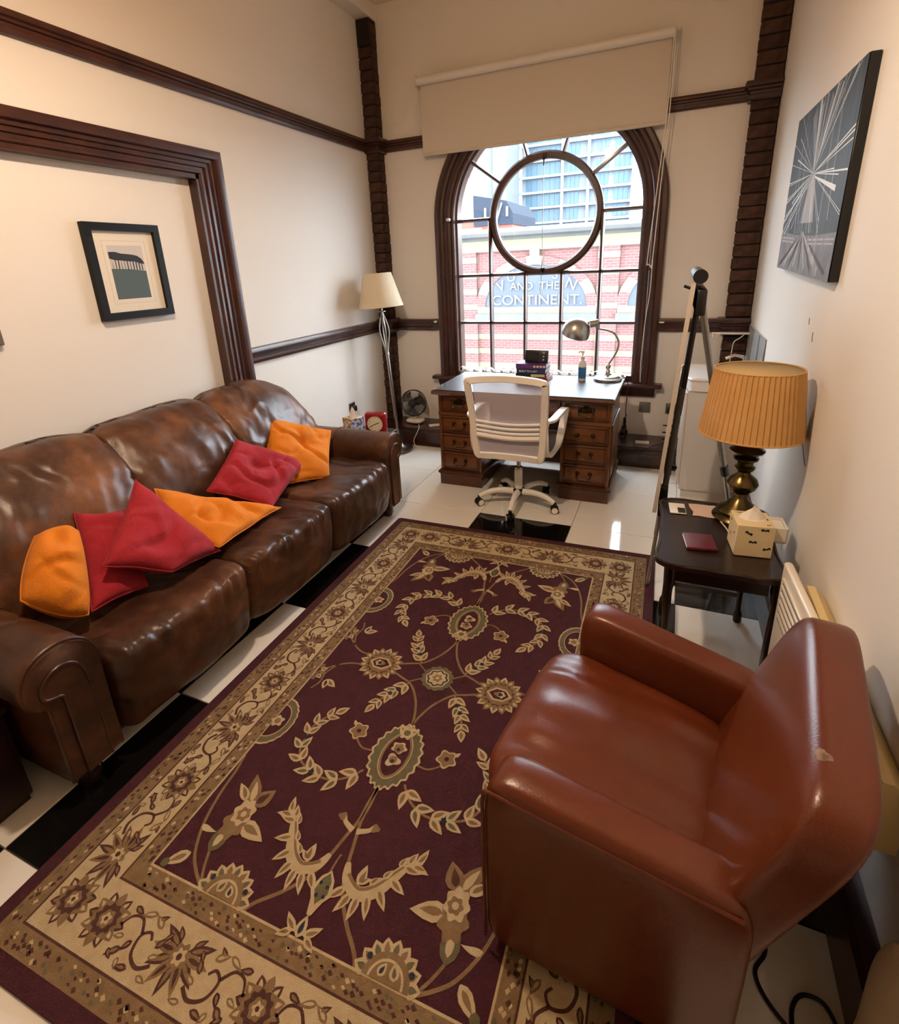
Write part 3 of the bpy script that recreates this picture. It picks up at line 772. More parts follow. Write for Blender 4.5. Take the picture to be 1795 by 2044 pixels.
pillow('scatter_cushion', 'crumpled red scatter cushion resting on the farthest orange one', [(-2.09, 1.985, .74), (-1.90, 2.29, .52), (-1.77, 1.83, .465), (-1.96, 1.63, .61)], .065, 'cloth_red', 2, 1., G, (.45, .4, .05))
pillow('scatter_cushion', 'orange scatter cushion lying flat in the middle of the sofa', [(-2.05, 1.44, .69), (-1.75, 1.87, .445), (-1.69, 1.41, .48), (-1.88, 1.32, .56)], .055, 'cloth_orange', 3, 1., G)
pillow('scatter_cushion', 'bright red scatter cushion tilted forward, its corner pointing up', [(-1.98, 1.32, .79), (-1.71, 1.43, .45), (-1.69, 1.18, .50), (-1.79, 1.0, .61)], .07, 'cloth_red', 4, .6, G)
pillow('scatter_cushion', 'dark red scatter cushion standing behind the near orange cushion', [(-2.09, 1.12, .715), (-2.00, 1.25, .68), (-1.79, 1.14, .44), (-1.78, .92, .48)], .05, 'cloth_red', 5, .6, G)
pillow('scatter_cushion', 'rounded orange scatter cushion propped against the near arm', [(-1.99, .925, .735), (-1.91, 1.02, .72), (-1.74, .885, .50), (-1.83, .76, .62)], .10, 'cloth_orange', 6, .8, G, (.45, .2, .04), .14)

# ------------------------------------------------------------------ armchair
ac = thing('armchair', 'tan brown leather armchair in the right foreground', 'armchair', (-.22, 1.12, 0), R(-9.5))
def taper(q):  # narrower towards the back
    f = 1-.16*max(0, q.x)/.6
    return Vector((q.x, q.y*f, q.z))
def fnb(q, p):
    q = q.copy(); return taper(q)
MB().sbox((.25, 0, .20), (.25, .27, .155), 14, 10, fnb).build('base', 'leather_tan', ac, 180)
def fns(q, p):
    q = q.copy(); top = max(0, p[2])
    q.z += -.05*max(0, (q.x-.0)/.5)*1 + top*.02*(1-p[1]**2)*(1-abs(p[0])**3)
    q.x += .03*max(0, -p[2])*max(0, -p[0])
    q += Vector((0, 0, top*(.006*nz(q, 9, 3)+.015*nz((q.x*2.2, q.y*11, 0), 1, 5)+.007*nz((q.x*4, q.y*22, 0), 1, 9))))
    return taper(q)
MB().sbox((.185, 0, .335), (.275, .262, .095), 6, 32, fns).build('seat_cushion', 'leather_tan', ac, 180)
def fnf(q, p):
    q = q.copy(); return q
MB().sbox((-.015, 0, .19), (.045, .256, .15), 5, 10).build('front_panel', 'leather_tan', ac, 180)
for s in (-1, 1):
    def fna(q, p):
        q = q.copy()
        t = max(0, (q.z-.05)/.5)
        q.z -= .055*t*max(0, q.x)/.5
        q.z += .012*max(0, p[2])*(1-p[1]**2)
        return taper(q)
    MB().sbox((.245, s*.315, .295), (.255, .058, .255), 9, 16, fna).build('arm', 'leather_tan', ac, 180)
    pts = []
    for t in range(15):
        x = .0+.48*t/14; z = .545-.05*x/.5; q = taper(Vector((x, s*.369, z-.018))); pts.append(tuple(q))
    pts = [tuple(taper(Vector((-.006, s*.369, .06)))), tuple(taper(Vector((-.006, s*.369, .5))))]+pts
    MB().tube(pts, .004, 6).build('piping', 'leather_tan_piping', ac)
def fnk(q, p):
    q = q.copy(); t = (q.z-.10)/.65
    q.x += .20*max(0, t)**1.1
    q.x += .012*math.sin(PI*t)*(1-p[1]**2)*(p[0] < 0)*-1
    q.y *= 1+.03*t
    return q
MB().sbox((.385, 0, .425), (.060, .30, .335), 7, 18, fnk).build('backrest', 'leather_tan', ac, 180)
MB().sbox((.562, -.175, .746), (.022, .022, .013), 3, 6, None).build('scuff_patch', 'leather_scuff', ac, label='grey worn scuff patch')
for x in (.04, .46):
    for y in (-.27, .27): MB().box((x-.02, y-.02, .013), (x+.02, y+.02, .06)).build('foot', 'table_dark', ac)

# ------------------------------------------------------------------ dark cabinet at the near end of the sofa
cb = thing('side_cabinet', 'dark wooden side cabinet at the near end of the sofa', 'cabinet', (-1.765, .10, 0))
MB().rbox((-.70, 0, .02), (0, .50, .345), .008).build('body', 'cabinet_dark', cb)
MB().rbox((-.71, -.015, .345), (.010, .506, .368), .006).build('top', 'cabinet_dark', cb)
MB().box((-.69, .01, 0), (-.01, .49, .02)).build('plinth', 'cabinet_dark', cb)
for y0_, y1_ in ((.02, .245), (.255, .48)):
    d = MB().rbox((0, y0_, .04), (.012, y1_, .335), .004).build('door', 'cabinet_dark', cb)
    MB().sbox((.022, .23 if y0_ < .1 else .27, .22), (.01, .01, .01), 2, 5).build('knob', 'dark_brass', d)
# ------------------------------------------------------------------ rug
pile = dict(bump=(420, .55, 2), bump2=(60, .25, 3))
mat('rug_maroon', '#47141F', .97, var=(30, '#3B0E18', .25), **pile)
mat('rug_cream', '#C4AE88', .97, var=(30, '#B49C74', .25), **pile)
mat('rug_tan', '#8A6F4D', .97, var=(30, '#775C3C', .25), **pile)
mat('rug_olive', '#6C6446', .97, var=(30, '#5C553A', .25), **pile)
mat('rug_brown', '#573429', .97, var=(30, '#45251D', .25), **pile)
mat('rug_navy', '#262A38', .97, **pile)
RM = ['rug_maroon', 'rug_cream', 'rug_tan', 'rug_olive', 'rug_brown', 'rug_navy']
MAR, CRE, TAN, OLI, BRO, NAV = range(6)
HW, HL, ZT = .785, 1.225, .0115
rug = thing('patterned_rug', 'large maroon rug with cream floral border and scrolling vines', 'rug', (-.745, 1.505, 0), R(1.1))
def rr_poly(w, l, r=.02, n=5):
    P = []
    for sx, sy, a0 in ((1, 1, 0), (-1, 1, 90), (-1, -1, 180), (1, -1, 270)):
        for k in range(n+1):
            a = R(a0+90*k/n); P.append((sx*(w-r)+r*math.cos(a), sy*(l-r)+r*math.sin(a)))
    return P
MB().prism(rr_poly(HW, HL), 'xy', 0, ZT).build('pile_base', 'rug_maroon', rug, 20)
def frame_band(name, w0, l0, w1, l1, z, m):
    mb = MB(); o = [(w0, l0), (-w0, l0), (-w0, -l0), (w0, -l0)]; i = [(w1, l1), (-w1, l1), (-w1, -l1), (w1, -l1)]
    mb.add([(a, b, z) for a, b in o+i], [(k, (k+1) % 4, 4+(k+1) % 4, 4+k) for k in range(4)]); return mb.build(name, m, rug, 0)
frame_band('outer_band', .742, 1.182, .688, 1.128, ZT+.0004, 'rug_tan')
frame_band('cream_band', .685, 1.125, .545, .965, ZT+.0004, 'rug_cream')
frame_band('band_line', .6885, 1.1285, .683, 1.123, ZT+.0007, 'rug_brown')
frame_band('inner_band', .542, .962, .492, .908, ZT+.0004, 'rug_tan')
frame_band('band_line', .5455, .9655, .54, .96, ZT+.0007, 'rug_brown')
frame_band('band_line', .494, .910, .488, .904, ZT+.0007, 'rug_cream')
# tiny marks woven along both tan bands
mk = MB(); rnd = random.Random(4)
for (w, l) in ((.715, 1.155), (.517, .935)):
    for a in np.arange(-l+.03, l-.02, .017):
        for s in (-1, 1):
            for d in (-.014, .0, .012):
                mk.cur = rnd.choice([BRO, CRE, OLI, BRO, TAN, TAN]); x, y = s*w+d+rnd.uniform(-.005, .005), a+rnd.uniform(-.007, .007); q = rnd.uniform(.5, 1.1)
                mk.flat([(x-.006*q, y), (x, y-.008*q), (x+.007*q, y+.003*q), (x+.001, y+.008)])
    for a in np.arange(-w+.03, w-.02, .017):
        for s in (-1, 1):
            for d in (-.014, .0, .012):
                mk.cur = rnd.choice([BRO, CRE, OLI, BRO, TAN, TAN]); x, y = a+rnd.uniform(-.007, .007), s*l+d+rnd.uniform(-.005, .005); q = rnd.uniform(.5, 1.1)
                mk.flat([(x, y-.006*q), (x+.008*q, y), (x-.003*q, y+.007*q), (x-.008, y+.001)])
tag(mk.build('band_marks', RM, rug, 0, loc=(0, 0, ZT+.0008)), kind='stuff')

def V2(a): return Vector((a[0], a[1]))
def leaf_poly(p, ang, L, W, bend=.0, n=7):
    P = []; d = Vector((math.cos(ang), math.sin(ang))); nn = Vector((-d.y, d.x))
    prof = [(0, .12), (.15, .75), (.35, 1.), (.6, .8), (.8, .45), (1, 0)]
    for t, wd in prof: P.append(V2(p)+d*L*t+nn*(W*wd/2+bend*L*t*t))
    for t, wd in prof[-2::-1]: P.append(V2(p)+d*L*t+nn*(-W*wd/2+bend*L*t*t))
    return [tuple(q) for q in P]
def leaf(mb, p, ang, L, W, bend=0., outer=CRE, inner=TAN, z=0.):
    mb.cur = outer; mb.flat(leaf_poly(p, ang, L, W, bend), z)
    q = V2(p)+Vector((math.cos(ang), math.sin(ang)))*L*.15
    mb.cur = inner; mb.flat(leaf_poly(q, ang, L*.62, W*.42, bend*.6), z+.0003)
def ribbon(mb, pts, w, col, z=0., k=6):
    P = [Vector((p[0], p[1])) for p in catmull([(a[0], a[1]) for a in pts], k)]; n = len(P); ws = w if callable(w) else (lambda t: w)
    L_, R_ = [], []
    for i in range(n):
        t = (P[min(i+1, n-1)]-P[max(i-1, 0)]).normalized(); nn = Vector((-t.y, t.x)); ww = ws(i/(n-1))/2
        L_.append(P[i]+nn*ww); R_.append(P[i]-nn*ww)
    mb.cur = col
    mb.add([(*a, z) for a in L_]+[(*a, z) for a in R_], [(i, i+1, n+i+1, n+i) for i in range(n-1)])
    return P
def blob(mb, c, r, col, z, lobes=0, amp=.12, sx=1., sy=1., rot=0., n=36):
    P = []
    for i in range(n):
        a = 2*PI*i/n; q = r*(1+amp*math.cos(lobes*a)) if lobes else r
        x, y = q*math.cos(a)*sx, q*math.sin(a)*sy
        P.append((c[0]+x*math.cos(rot)-y*math.sin(rot), c[1]+x*math.sin(rot)+y*math.cos(rot)))
    mb.cur = col; mb.flat(P, z)
def spray(mb, pts, nl, L, W, flip=1):
    P = ribbon(mb, pts, .008, TAN, 0)
    n = len(P)
    for k in range(nl):
        i = int((k+.6)/nl*(n-2)); t = (P[min(i+1, n-1)]-P[i]).normalized(); a = math.atan2(t.y, t.x)
        s = 1-.25*k/nl
        for sd in (-1, 1):
            leaf(mb, P[i], a+sd*.75, L*s, W*s, -.12*sd, CRE, TAN if (k+sd) % 2 else OLI, .0003+.0002*(k % 2))
    t = (P[-1]-P[-3]).normalized(); leaf(mb, P[-1], math.atan2(t.y, t.x), L*.9, W, 0, CRE, TAN, .0006)
    for k in (nl//3, 2*nl//3):
        i = int((k+.4)/nl*(n-2)); blob(mb, P[i], .009, NAV, .0012, 5, .2)
def emblem(name, fn): 
    mb = MB(); fn(mb); return mb.mesh(name, RM, 0)
ZOFF = {'vine': 0., 'acanthus': .0009, 'bud': .0018, 'leaf_spray': .0004, 'leaf_branch': .0009, 'small_flower': .0006, 'medallion': .0009, 'large_flower': .0009, 'rosette': .0012, 'tulip_spray': .0012, 'border_palmette': .0009}
def place(name, me, pos, quad=(1, 1), rot=0.):
    o = link_mesh(name, me, rug, (pos[0]*quad[0], pos[1]*quad[1], ZT+.0006+ZOFF.get(name, 0)), (0, 0, rot), (quad[0], quad[1], 1)); return o
QUADS = [(1, 1), (-1, 1), (-1, -1), (1, -1)]
# centre rosette
def f(mb):
    blob(mb, (0, 0), .064, OLI, 0, 14, .06); blob(mb, (0, 0), .047, CRE, .0003, 8, .05); blob(mb, (0, 0), .041, NAV, .0006, 8, .1); blob(mb, (0, 0), .034, CRE, .0009, 8, .12); blob(mb, (0, 0), .018, TAN, .0012, 6, .2); blob(mb, (0, 0), .008, CRE, .0015)
place('rosette', emblem('rosette', f), (0, 0))
# large flowers left and right of the rosette
def f(mb):
    for k in range(16):
        a = 2*PI*k/16; leaf(mb, (.05*math.cos(a), .048*math.sin(a)), a, .045, .032, 0, TAN if k % 2 else CRE, CRE if k % 2 else TAN, .0002*(k % 2))
    blob(mb, (0, 0), .066, TAN, .0006, 12, .07); blob(mb, (0, 0), .055, BRO, .0009, 18, .08); blob(mb, (.0, 0), .05, TAN, .0012, 10, .05)
    mb.cur = CRE; mb.flat([(-.05, 0), (-.02, -.032), (.02, -.03), (.05, 0), (.02, .03), (-.02, .032)], .0015)
    mb.cur = MAR; mb.flat([(-.04, 0), (-.015, -.024), (.02, -.022), (.038, 0), (.02, .022), (-.015, .024)], .0018)
    blob(mb, (.008, 0), .015, CRE, .0021, 5, .15); blob(mb, (.004, 0), .009, NAV, .0024, 3, .2); blob(mb, (-.012, 0), .008, TAN, .0024)
me = emblem('large_flower', f)
for s in (1, -1): place('large_flower', me, (.255, 0), (s, 1))
# pointed medallions on the long axis
def f(mb):
    def lens(w, l, n=30, sc=0., off=0.):
        P = []
        for i in range(n):
            a = 2*PI*i/n; c, s = math.cos(a), math.sin(a)
            q = 1+sc*math.cos(a*22)
            P.append((w*c*abs(c)**.15*q, off+l*s*q))
        return P
    mb.cur = CRE; mb.flat(lens(.087, .127, 90, .05), 0); mb.cur = OLI; mb.flat(lens(.079, .119, 90, .05), .0003)
    mb.cur = CRE; mb.flat(lens(.052, .092), .0006); mb.cur = TAN; mb.flat(lens(.049, .089), .0009); mb.cur = MAR; mb.flat(lens(.041, .080), .0012)
    blob(mb, (0, -.028), .026, CRE, .0015, 5, .15, 1, .8); blob(mb, (0, -.026), .017, TAN, .0018, 5, .1); blob(mb, (0, -.02), .006, NAV, .0021)
    blob(mb, (0, .022), .024, CRE, .0015, 3, .25, 1, .9); blob(mb, (0, .02), .014, TAN, .0018); blob(mb, (0, .026), .007, NAV, .0021)
    for s in (-1, 0, 1): leaf(mb, (0, -.075), -PI/2+s*.7, .055, .03, 0, CRE, TAN, .0015+.0003*abs(s))
    blob(mb, (0, -.09), .024, CRE, .0022, 6, .2); blob(mb, (0, -.09), .012, OLI, .0025)
me = emblem('medallion', f)
for s in (1, -1): place('medallion', me, (0, .365), (1, s))
# per quadrant pieces
def f(mb): spray(mb, [(.075, .45), (.11, .49), (.155, .515), (.205, .52), (.25, .51), (.295, .49), (.325, .45), (.335, .40), (.335, .355), (.32, .32), (.29, .285)], 9, .062, .032)
me = emblem('leaf_spray', f)
for q in QUADS: place('leaf_spray', me, (0, 0), q)
def f(mb): spray(mb, [(.095, .055), (.115, .09), (.14, .125), (.16, .16), (.175, .2)], 4, .055, .03)
me = emblem('leaf_branch', f)
for q in QUADS: place('leaf_branch', me, (0, 0), q)
def f(mb):
    ribbon(mb, [(.08, .375), (.12, .378), (.15, .36), (.165, .34)], .007, TAN)
    blob(mb, (.168, .322), .032, CRE, .0003, 5, .16, 1, 1, .3); blob(mb, (.168, .322), .026, TAN, .0006, 5, .16, 1, 1, .3); blob(mb, (.168, .322), .008, MAR, .0009); leaf(mb, (.19, .305), -.9, .025, .014, 0, CRE, CRE, .0004)
me = emblem('small_flower', f)
for q in QUADS: place('small_flower', me, (0, 0), q)
def f(mb):
    ribbon(mb, [(0, .245), (.008, .20), (.035, .13), (.085, .065), (.14, .04), (.19, .02)], .009, TAN)
    ribbon(mb, [(.06, .02), (.10, .05)], .006, TAN, .0002)
    ribbon(mb, [(.31, .03), (.38, .04), (.45, .09), (.485, .14)], .008, TAN)
    ribbon(mb, [(.42, .06), (.445, .12), (.44, .17), (.455, .21)], .007, TAN)
    leaf(mb, (.42, .15), 2.6, .06, .032, .1); leaf(mb, (.42, .15), 1.9, .05, .028, -.1, CRE, NAV, .0004)
    ribbon(mb, [(0, .488), (.004, .54), (.004, .60), (.018, .66), (.032, .72), (.055, .78), (.10, .835), (.15, .88), (.17, .91)], .010, TAN)
    ribbon(mb, [(.006, .63), (.02, .625), (.04, .615), (.05, .60)], lambda t: .018*(1-.4*t), CRE, .0003); blob(mb, (.056, .604), .012, TAN, .0005, 3, .2)
    ribbon(mb, [(.31, .905), (.36, .875), (.40, .84), (.44, .77), (.465, .68), (.475, .60), (.488, .54)], .009, TAN)
    ribbon(mb, [(.315, .905), (.345, .86), (.365, .82)], .008, TAN, .0002)
    leaf(mb, (.41, .845), .75, .075, .035, 0, CRE, TAN, .0003); blob(mb, (.46, .89), .012, OLI, .0008)
    leaf(mb, (.44, .77), 2.6, .05, .02, .5, CRE, CRE, .0003)
me = emblem('vine', f)
for q in QUADS: place('vine', me, (0, 0), q)
def f(mb):   # ragged acanthus leaf
    ribbon(mb, [(.03, .71), (.05, .75), (.095, .768), (.135, .745), (.165, .70), (.195, .655), (.225, .64)], lambda t: .012+.024*math.sin(PI*min(1, t*1.15))**.8, CRE)
    ribbon(mb, [(.045, .735), (.09, .757), (.13, .735), (.16, .695), (.19, .655)], lambda t: .010*(1-t*.5), TAN, .0003)
    for k in range(7):
        t = k/6; a = 2.1-1.9*t; p = (.055+.125*t, .765-.10*t*t+.02*math.sin(PI*t)); leaf(mb, p, a, .062-.012*abs(t-.4), .024, .25-.4*t, CRE, TAN, .0004+.0001*(k % 3))
    for k in range(4):
        t = k/3; leaf(mb, (.085+.085*t, .748-.075*t*t), -1.0-.5*t, .035, .018, .35, CRE, TAN, .0004)
    for (p, a, l, w, bd) in (((.2, .66), -.2, .05, .024, .3), ((.21, .65), -1.0, .05, .022, -.2), ((.08, .75), -1.2, .05, .03, -.3), ((.19, .66), -1.4, .04, .022, .2)):
        leaf(mb, p, a, l, w, bd, CRE, TAN, .0005)
me = emblem('acanthus', f)
for q in QUADS: place('acanthus', me, (0, 0), q)
def f(mb):   # palmette on the border
    for k in range(9):
        a = -PI*(k+.5)/9; leaf(mb, (.05*math.cos(a), .05*math.sin(a)), a, .038, .036, 0, CRE, TAN if k % 2 else OLI, .0002*(k % 2))
    P = [(.06*math.cos(-PI*k/16), .06*math.sin(-PI*k/16)) for k in range(17)]; mb.cur = TAN; mb.flat(P, .0006)
    P = [(.046*math.cos(-PI*k/16), .046*math.sin(-PI*k/16)) for k in range(17)]; mb.cur = CRE; mb.flat(P, .0009)
    P = [(.040*math.cos(-PI*k/16), .040*math.sin(-PI*k/16)) for k in range(17)]; mb.cur = TAN; mb.flat(P, .0012)
    leaf(mb, (.02, -.01), -1.9, .035, .025, 0, CRE, OLI, .0015); leaf(mb, (-.02, -.008), -1.2, .03, .022, 0, CRE, NAV, .0016)
    blob(mb, (.055, -.035), .007, NAV, .0018); blob(mb, (-.055, -.035), .007, NAV, .0018)
me = emblem('border_palmette', f)
for q in QUADS: place('border_palmette', me, (.245, .906), q)
def f(mb):   # half ring on the long sides
    for w_, c_, z_ in ((.105, CRE, 0), (.098, OLI, .0003), (.074, CRE, .0006), (.070, MAR, .0009)):
        P = [(.49-w_*.75*math.sin(PI*k/24)*(1+.05*math.cos(k*3)*(w_ > .09)), .385+w_*math.cos(PI*k/24)) for k in range(25)]; mb.cur = c_; mb.flat(P, z_)
    blob(mb, (.475, .385), .022, CRE, .0012, 5, .2); blob(mb, (.475, .385), .012, TAN, .0015)
    leaf(mb, (.488, .29), 2.2, .05, .03)
me = emblem('side_medallion', f)
for q in QUADS: place('side_medallion', me, (0, 0), q)
def f(mb):
    for k in range(5):
        a = PI/2+PI*(k+.5)/5; leaf(mb, (.49+.02*math.cos(a), .125+.02*math.sin(a)), a, .03, .024, 0, CRE if k % 2 else TAN, TAN, .0003)
me = emblem('side_palmette', f)
for q in QUADS: place('side_palmette', me, (0, 0), q)
def f(mb):   # tulip spray in the corners
    leaf(mb, (.365, .825), -1.65, .10, .05, .05, OLI, CRE); blob(mb, (.352, .735), .036, TAN, .0004, 7, .15, 1, 1.3); blob(mb, (.348, .70), .032, CRE, .0006, 7, .12, 1, 1.2); blob(mb, (.345, .705), .02, TAN, .0008, 6, .12); blob(mb, (.345, .705), .009, CRE, .001)
    leaf(mb, (.345, .68), -1.2, .11, .05, .12, TAN, CRE, .0003); leaf(mb, (.335, .675), -1.95, .075, .055, -.1, TAN, BRO, .0005)
    leaf(mb, (.335, .73), 3.05, .10, .05, -.12, CRE, TAN, .0003); leaf(mb, (.37, .67), -.85, .07, .03, .2, CRE, TAN, .0006)
me = emblem('tulip_spray', f)
for q in QUADS: place('tulip_spray', me, (0, 0), q)
def f(mb):   # bud and crown on the axis
    ribbon(mb, [(0, .70), (-.004, .745), (0, .86)], .006, TAN)
    mb.cur = CRE; mb.flat([(0, .745), (.02, .765), (.032, .80), (.018, .82), (.006, .855), (-.006, .855), (-.018, .82), (-.032, .80), (-.02, .765)], .0003)
    mb.cur = OLI; mb.flat([(0, .752), (.014, .77), (.02, .80), (0, .83), (-.02, .80), (-.014, .77)], .0006)
    for p in ((.01, .785), (-.012, .78), (.012, .808), (-.008, .81)): blob(mb, p, .005, NAV, .0009)
    for s in (-1, 1):
        leaf(mb, (s*.012, .895), PI/2-s*2.0, .05, .022, -.2*s); leaf(mb, (s*.02, .9), PI/2-s*1.3, .04, .02, .2*s, CRE, TAN, .0003)
    leaf(mb, (0, .905), -PI/2, .05, .03, 0, CRE, NAV, .0005)
me = emblem('bud', f)
for s in (1, -1): place('bud', me, (0, 0), (1, s))
# cream border: alternating rosettes with curling vines
def fa(mb):
    for k in range(12):
        a = 2*PI*k/12; leaf(mb, (.03*math.cos(a), .03*math.sin(a)), a, .032, .026, 0, TAN if k % 2 else BRO, CRE if k % 3 else TAN, .0002*(k % 2))
    blob(mb, (0, 0), .042, TAN, .0006, 8, .1); blob(mb, (0, 0), .033, BRO, .0009, 10, .12); blob(mb, (0, 0), .02, TAN, .0012, 6, .1); blob(mb, (0, 0), .012, CRE, .0015, 5, .2); blob(mb, (0, 0), .005, BRO, .0018)
def fb_(mb):
    for k in range(9):
        a = PI/2+(k-4)*.5; leaf(mb, (.014*math.cos(a), .014*math.sin(a)-.016), a, .072, .024, 0, TAN if k % 2 else BRO, BRO if k % 2 else TAN, .0002*(k % 2))
    blob(mb, (0, -.008), .026, TAN, .0006, 7, .15); blob(mb, (0, -.008), .016, CRE, .0009, 6, .2); blob(mb, (0, -.008), .007, BRO, .0012)
    for s in (-1, 1): leaf(mb, (s*.02, -.035), -PI/2+s*.8, .035, .016, 0, BRO, TAN, .0003)
def fv(mb):
    ribbon(mb, [(-.07, .03), (-.04, .045), (-.005, .03), (.005, -.005), (-.015, -.02), (-.03, -.008)], lambda t: .009*(1-.3*t), BRO)
    ribbon(mb, [(.005, -.01), (.03, -.035), (.06, -.03), (.075, -.005)], lambda t: .008*(1-.3*t), BRO)
    for (p, a, l, w, c) in (((-.05, .0), -2.2, .035, .016, BRO), ((-.035, -.035), -.6, .04, .018, TAN), ((.03, .03), .6, .04, .018, BRO), ((.045, .01), .2, .03, .014, TAN), ((.02, .045), 1.9, .025, .014, TAN), ((-.01, -.045), -2.6, .03, .014, BRO), ((.06, .04), 2.4, .028, .014, MAR), ((-.075, -.04), .9, .03, .014, MAR), ((-.02, .055), .1, .04, .016, BRO), ((.0, -.055), .3, .045, .016, TAN), ((-.055, .055), 2.9, .03, .014, TAN), ((.07, -.05), 2.8, .035, .016, BRO), ((.015, .01), .9, .03, .016, MAR), ((-.05, .02), -2.8, .03, .014, TAN)):
        leaf(mb, p, a, l, w, .1, c, CRE if c == TAN else TAN, .0003)
mea, meb, mev = emblem('border_rosette', fa), emblem('border_lotus', fb_), emblem('border_scroll', fv)
cw, cl = .615, 1.045
def run(n, p0, p1, rot, alt):
    for k in range(n):
        t = (k+.5)/n; p = (p0[0]+(p1[0]-p0[0])*t, p0[1]+(p1[1]-p0[1])*t)
        if k % 2 == 0:
            kind = (k//2+alt) % 2
            place('border_rosette' if kind else 'border_lotus', mea if kind else meb, p, (1, 1), rot)
        else:
            o = place('border_scroll', mev, p, (1, 1), rot)
            if (k//2) % 2: o.scale = (-1, 1, 1)
for s in (1, -1):
    run(17, (s*cw, -.98), (s*cw, .98), -s*PI/2, 0); run(9, (-.55, s*cl), (.55, s*cl), 0 if s > 0 else PI, 1)
    for t in (1, -1): place('border_rosette', mea, (s*cw, t*cl), (1, 1), .4)
# ------------------------------------------------------------------ pedestal desk
dk = thing('pedestal_desk', 'wooden pedestal desk with red leather top in front of the window', 'desk', (-.92, 3.62, 0))
DX, DYY = .92, -3.62
class DM(MB):
    def build(s, *a, **k):
        s.v = [(p[0]+DX, p[1]+DYY, p[2]) for p in s.v]; return MB.build(s, *a, **k)
ztop = .735; yf = 3.37
m = DM(); m.prism([(3.29, ztop-.008), (3.283, ztop-.016), (3.295, ztop-.03), (3.965, ztop-.03), (3.965, ztop), (3.297, ztop)], 'yz', -1.545, -.295); m.build('top', 'desk_wood_dark', dk, 25)
DM().box((-1.465, 3.37, ztop), (-.375, 3.89, ztop+.0012)).build('writing_surface', 'leather_red', dk, 0)
gm = DM()
for a, b in (((-1.45, 3.385), (-.39, 3.39)), ((-1.45, 3.87), (-.39, 3.875)), ((-1.45, 3.385), (-1.445, 3.875)), ((-.395, 3.385), (-.39, 3.875))): gm.box((*a, ztop+.0012), (*b, ztop+.0018))
gm.build('gilt_line', 'gilt', dk, 0)
gc = DM(); gc.keep = True; gc.flat([(-1.54, 3.30), (-.30, 3.30), (-.30, 3.96), (-1.54, 3.96)], ztop+.005); gc.build('glass_cover', 'desk_glass', dk, 0)
def drawer(x0, x1, z0, z1, handle):
    d = DM(); d.rbox((x0, yf-.012, z0), (x1, yf+.02, z1), .004)
    d = d.build('drawer', 'desk_wood', dk)
    b = DM()
    t = .008
    for (a0, a1, c0, c1) in ((x0+.008, x1-.008, z1-.008-t, z1-.008), (x0+.008, x1-.008, z0+.008, z0+.008+t), (x0+.008, x0+.008+t, z0+.008, z1-.008), (x1-.008-t, x1-.008, z0+.008, z1-.008)):
        b.box((a0, yf-.016, c0), (a1, yf-.010, c1))
    b.build('bead', 'desk_wood_dark', d)
    cx, cz = (x0+x1)/2, (z0+z1)/2
    h = DM()
    if handle == 'knobs':
        for s in (-1, 1): h.sbox((cx+s*.05, yf-.024, cz), (.013, .014, .013), 2.2, 6)
    else:
        for s in (-1, 1):
            h.sbox((cx+s*.042, yf-.018, cz+.012), (.013, .008, .014), 2.2, 5)
        h.tube(catmull([(cx-.042, yf-.024, cz+.012), (cx-.046, yf-.034, cz-.012), (cx-.026, yf-.036, cz-.026), (cx, yf-.036, cz-.022), (cx+.026, yf-.036, cz-.026), (cx+.046, yf-.034, cz-.012), (cx+.042, yf-.024, cz+.012)], 4), .0042, 6)
        if handle == 'plate': h.sbox((cx, yf-.014, cz+.01), (.05, .004, .02), 2.5, 8); h.sbox((cx, yf-.016, cz+.032), (.018, .004, .01), 2.2, 6)
    h.build('handle', 'dark_brass', d)
for (x0, x1) in ((-1.525, -1.205), (-.635, -.312)):
    DM().box((x0+.006, yf, .10), (x1-.006, 3.94, .70)).build('pedestal', 'desk_wood_dark', dk)
    DM().prism([(yf-.02, 0), (yf-.02, .085), (yf-.032, .095), (yf-.03, .108), (yf-.008, .115), (3.95, .115), (3.95, 0)], 'yz', x0-.004, x1+.004).build('plinth', 'desk_wood_dark', dk, 25)
    for s, xx in ((-1, x0), (1, x1)):
        DM().prism([(xx, .085), (xx+s*.018, .095), (xx+s*.016, .108), (xx, .115)], 'xz', yf-.03, 3.95).build('plinth_moulding', 'desk_wood_dark', dk, 25)
    rows = [(.125, .255), (.268, .398), (.411, .535)]
    for k, (a, b) in enumerate(rows): drawer(x0+.018, x1-.018, a, b, 'knobs' if (k == 2 and x0 > -1) else 'swan')
    DM().box((x0, yf-.014, .540), (x1, yf+.02, .565)).build('rail', 'desk_wood', dk)
    drawer(x0+.018, x1-.018, .572, .692, 'plate')
    for xx in (x0, x1-.016): DM().box((xx, yf-.006, .115), (xx+.016, yf+.03, .70)).build('stile', 'desk_wood', dk)
    side = x0-.002 if x0 < -1 else x1
    DM().box((side-.004, yf+.06, .15), (side+.004, 3.88, .53)).build('side_panel', 'desk_wood', dk)
DM().box((-1.205, yf+.01, .585), (-.635, 3.94, .70)).build('frieze', 'desk_wood_dark', dk)
for (x0, x1) in ((-1.195, -.925), (-.915, -.645)): drawer(x0, x1, .60, .692, 'swan')
DM().box((-1.205, 3.88, .06), (-.635, 3.90, .60)).build('modesty_panel', 'desk_wood_dark', dk)

ZD = ztop+.006
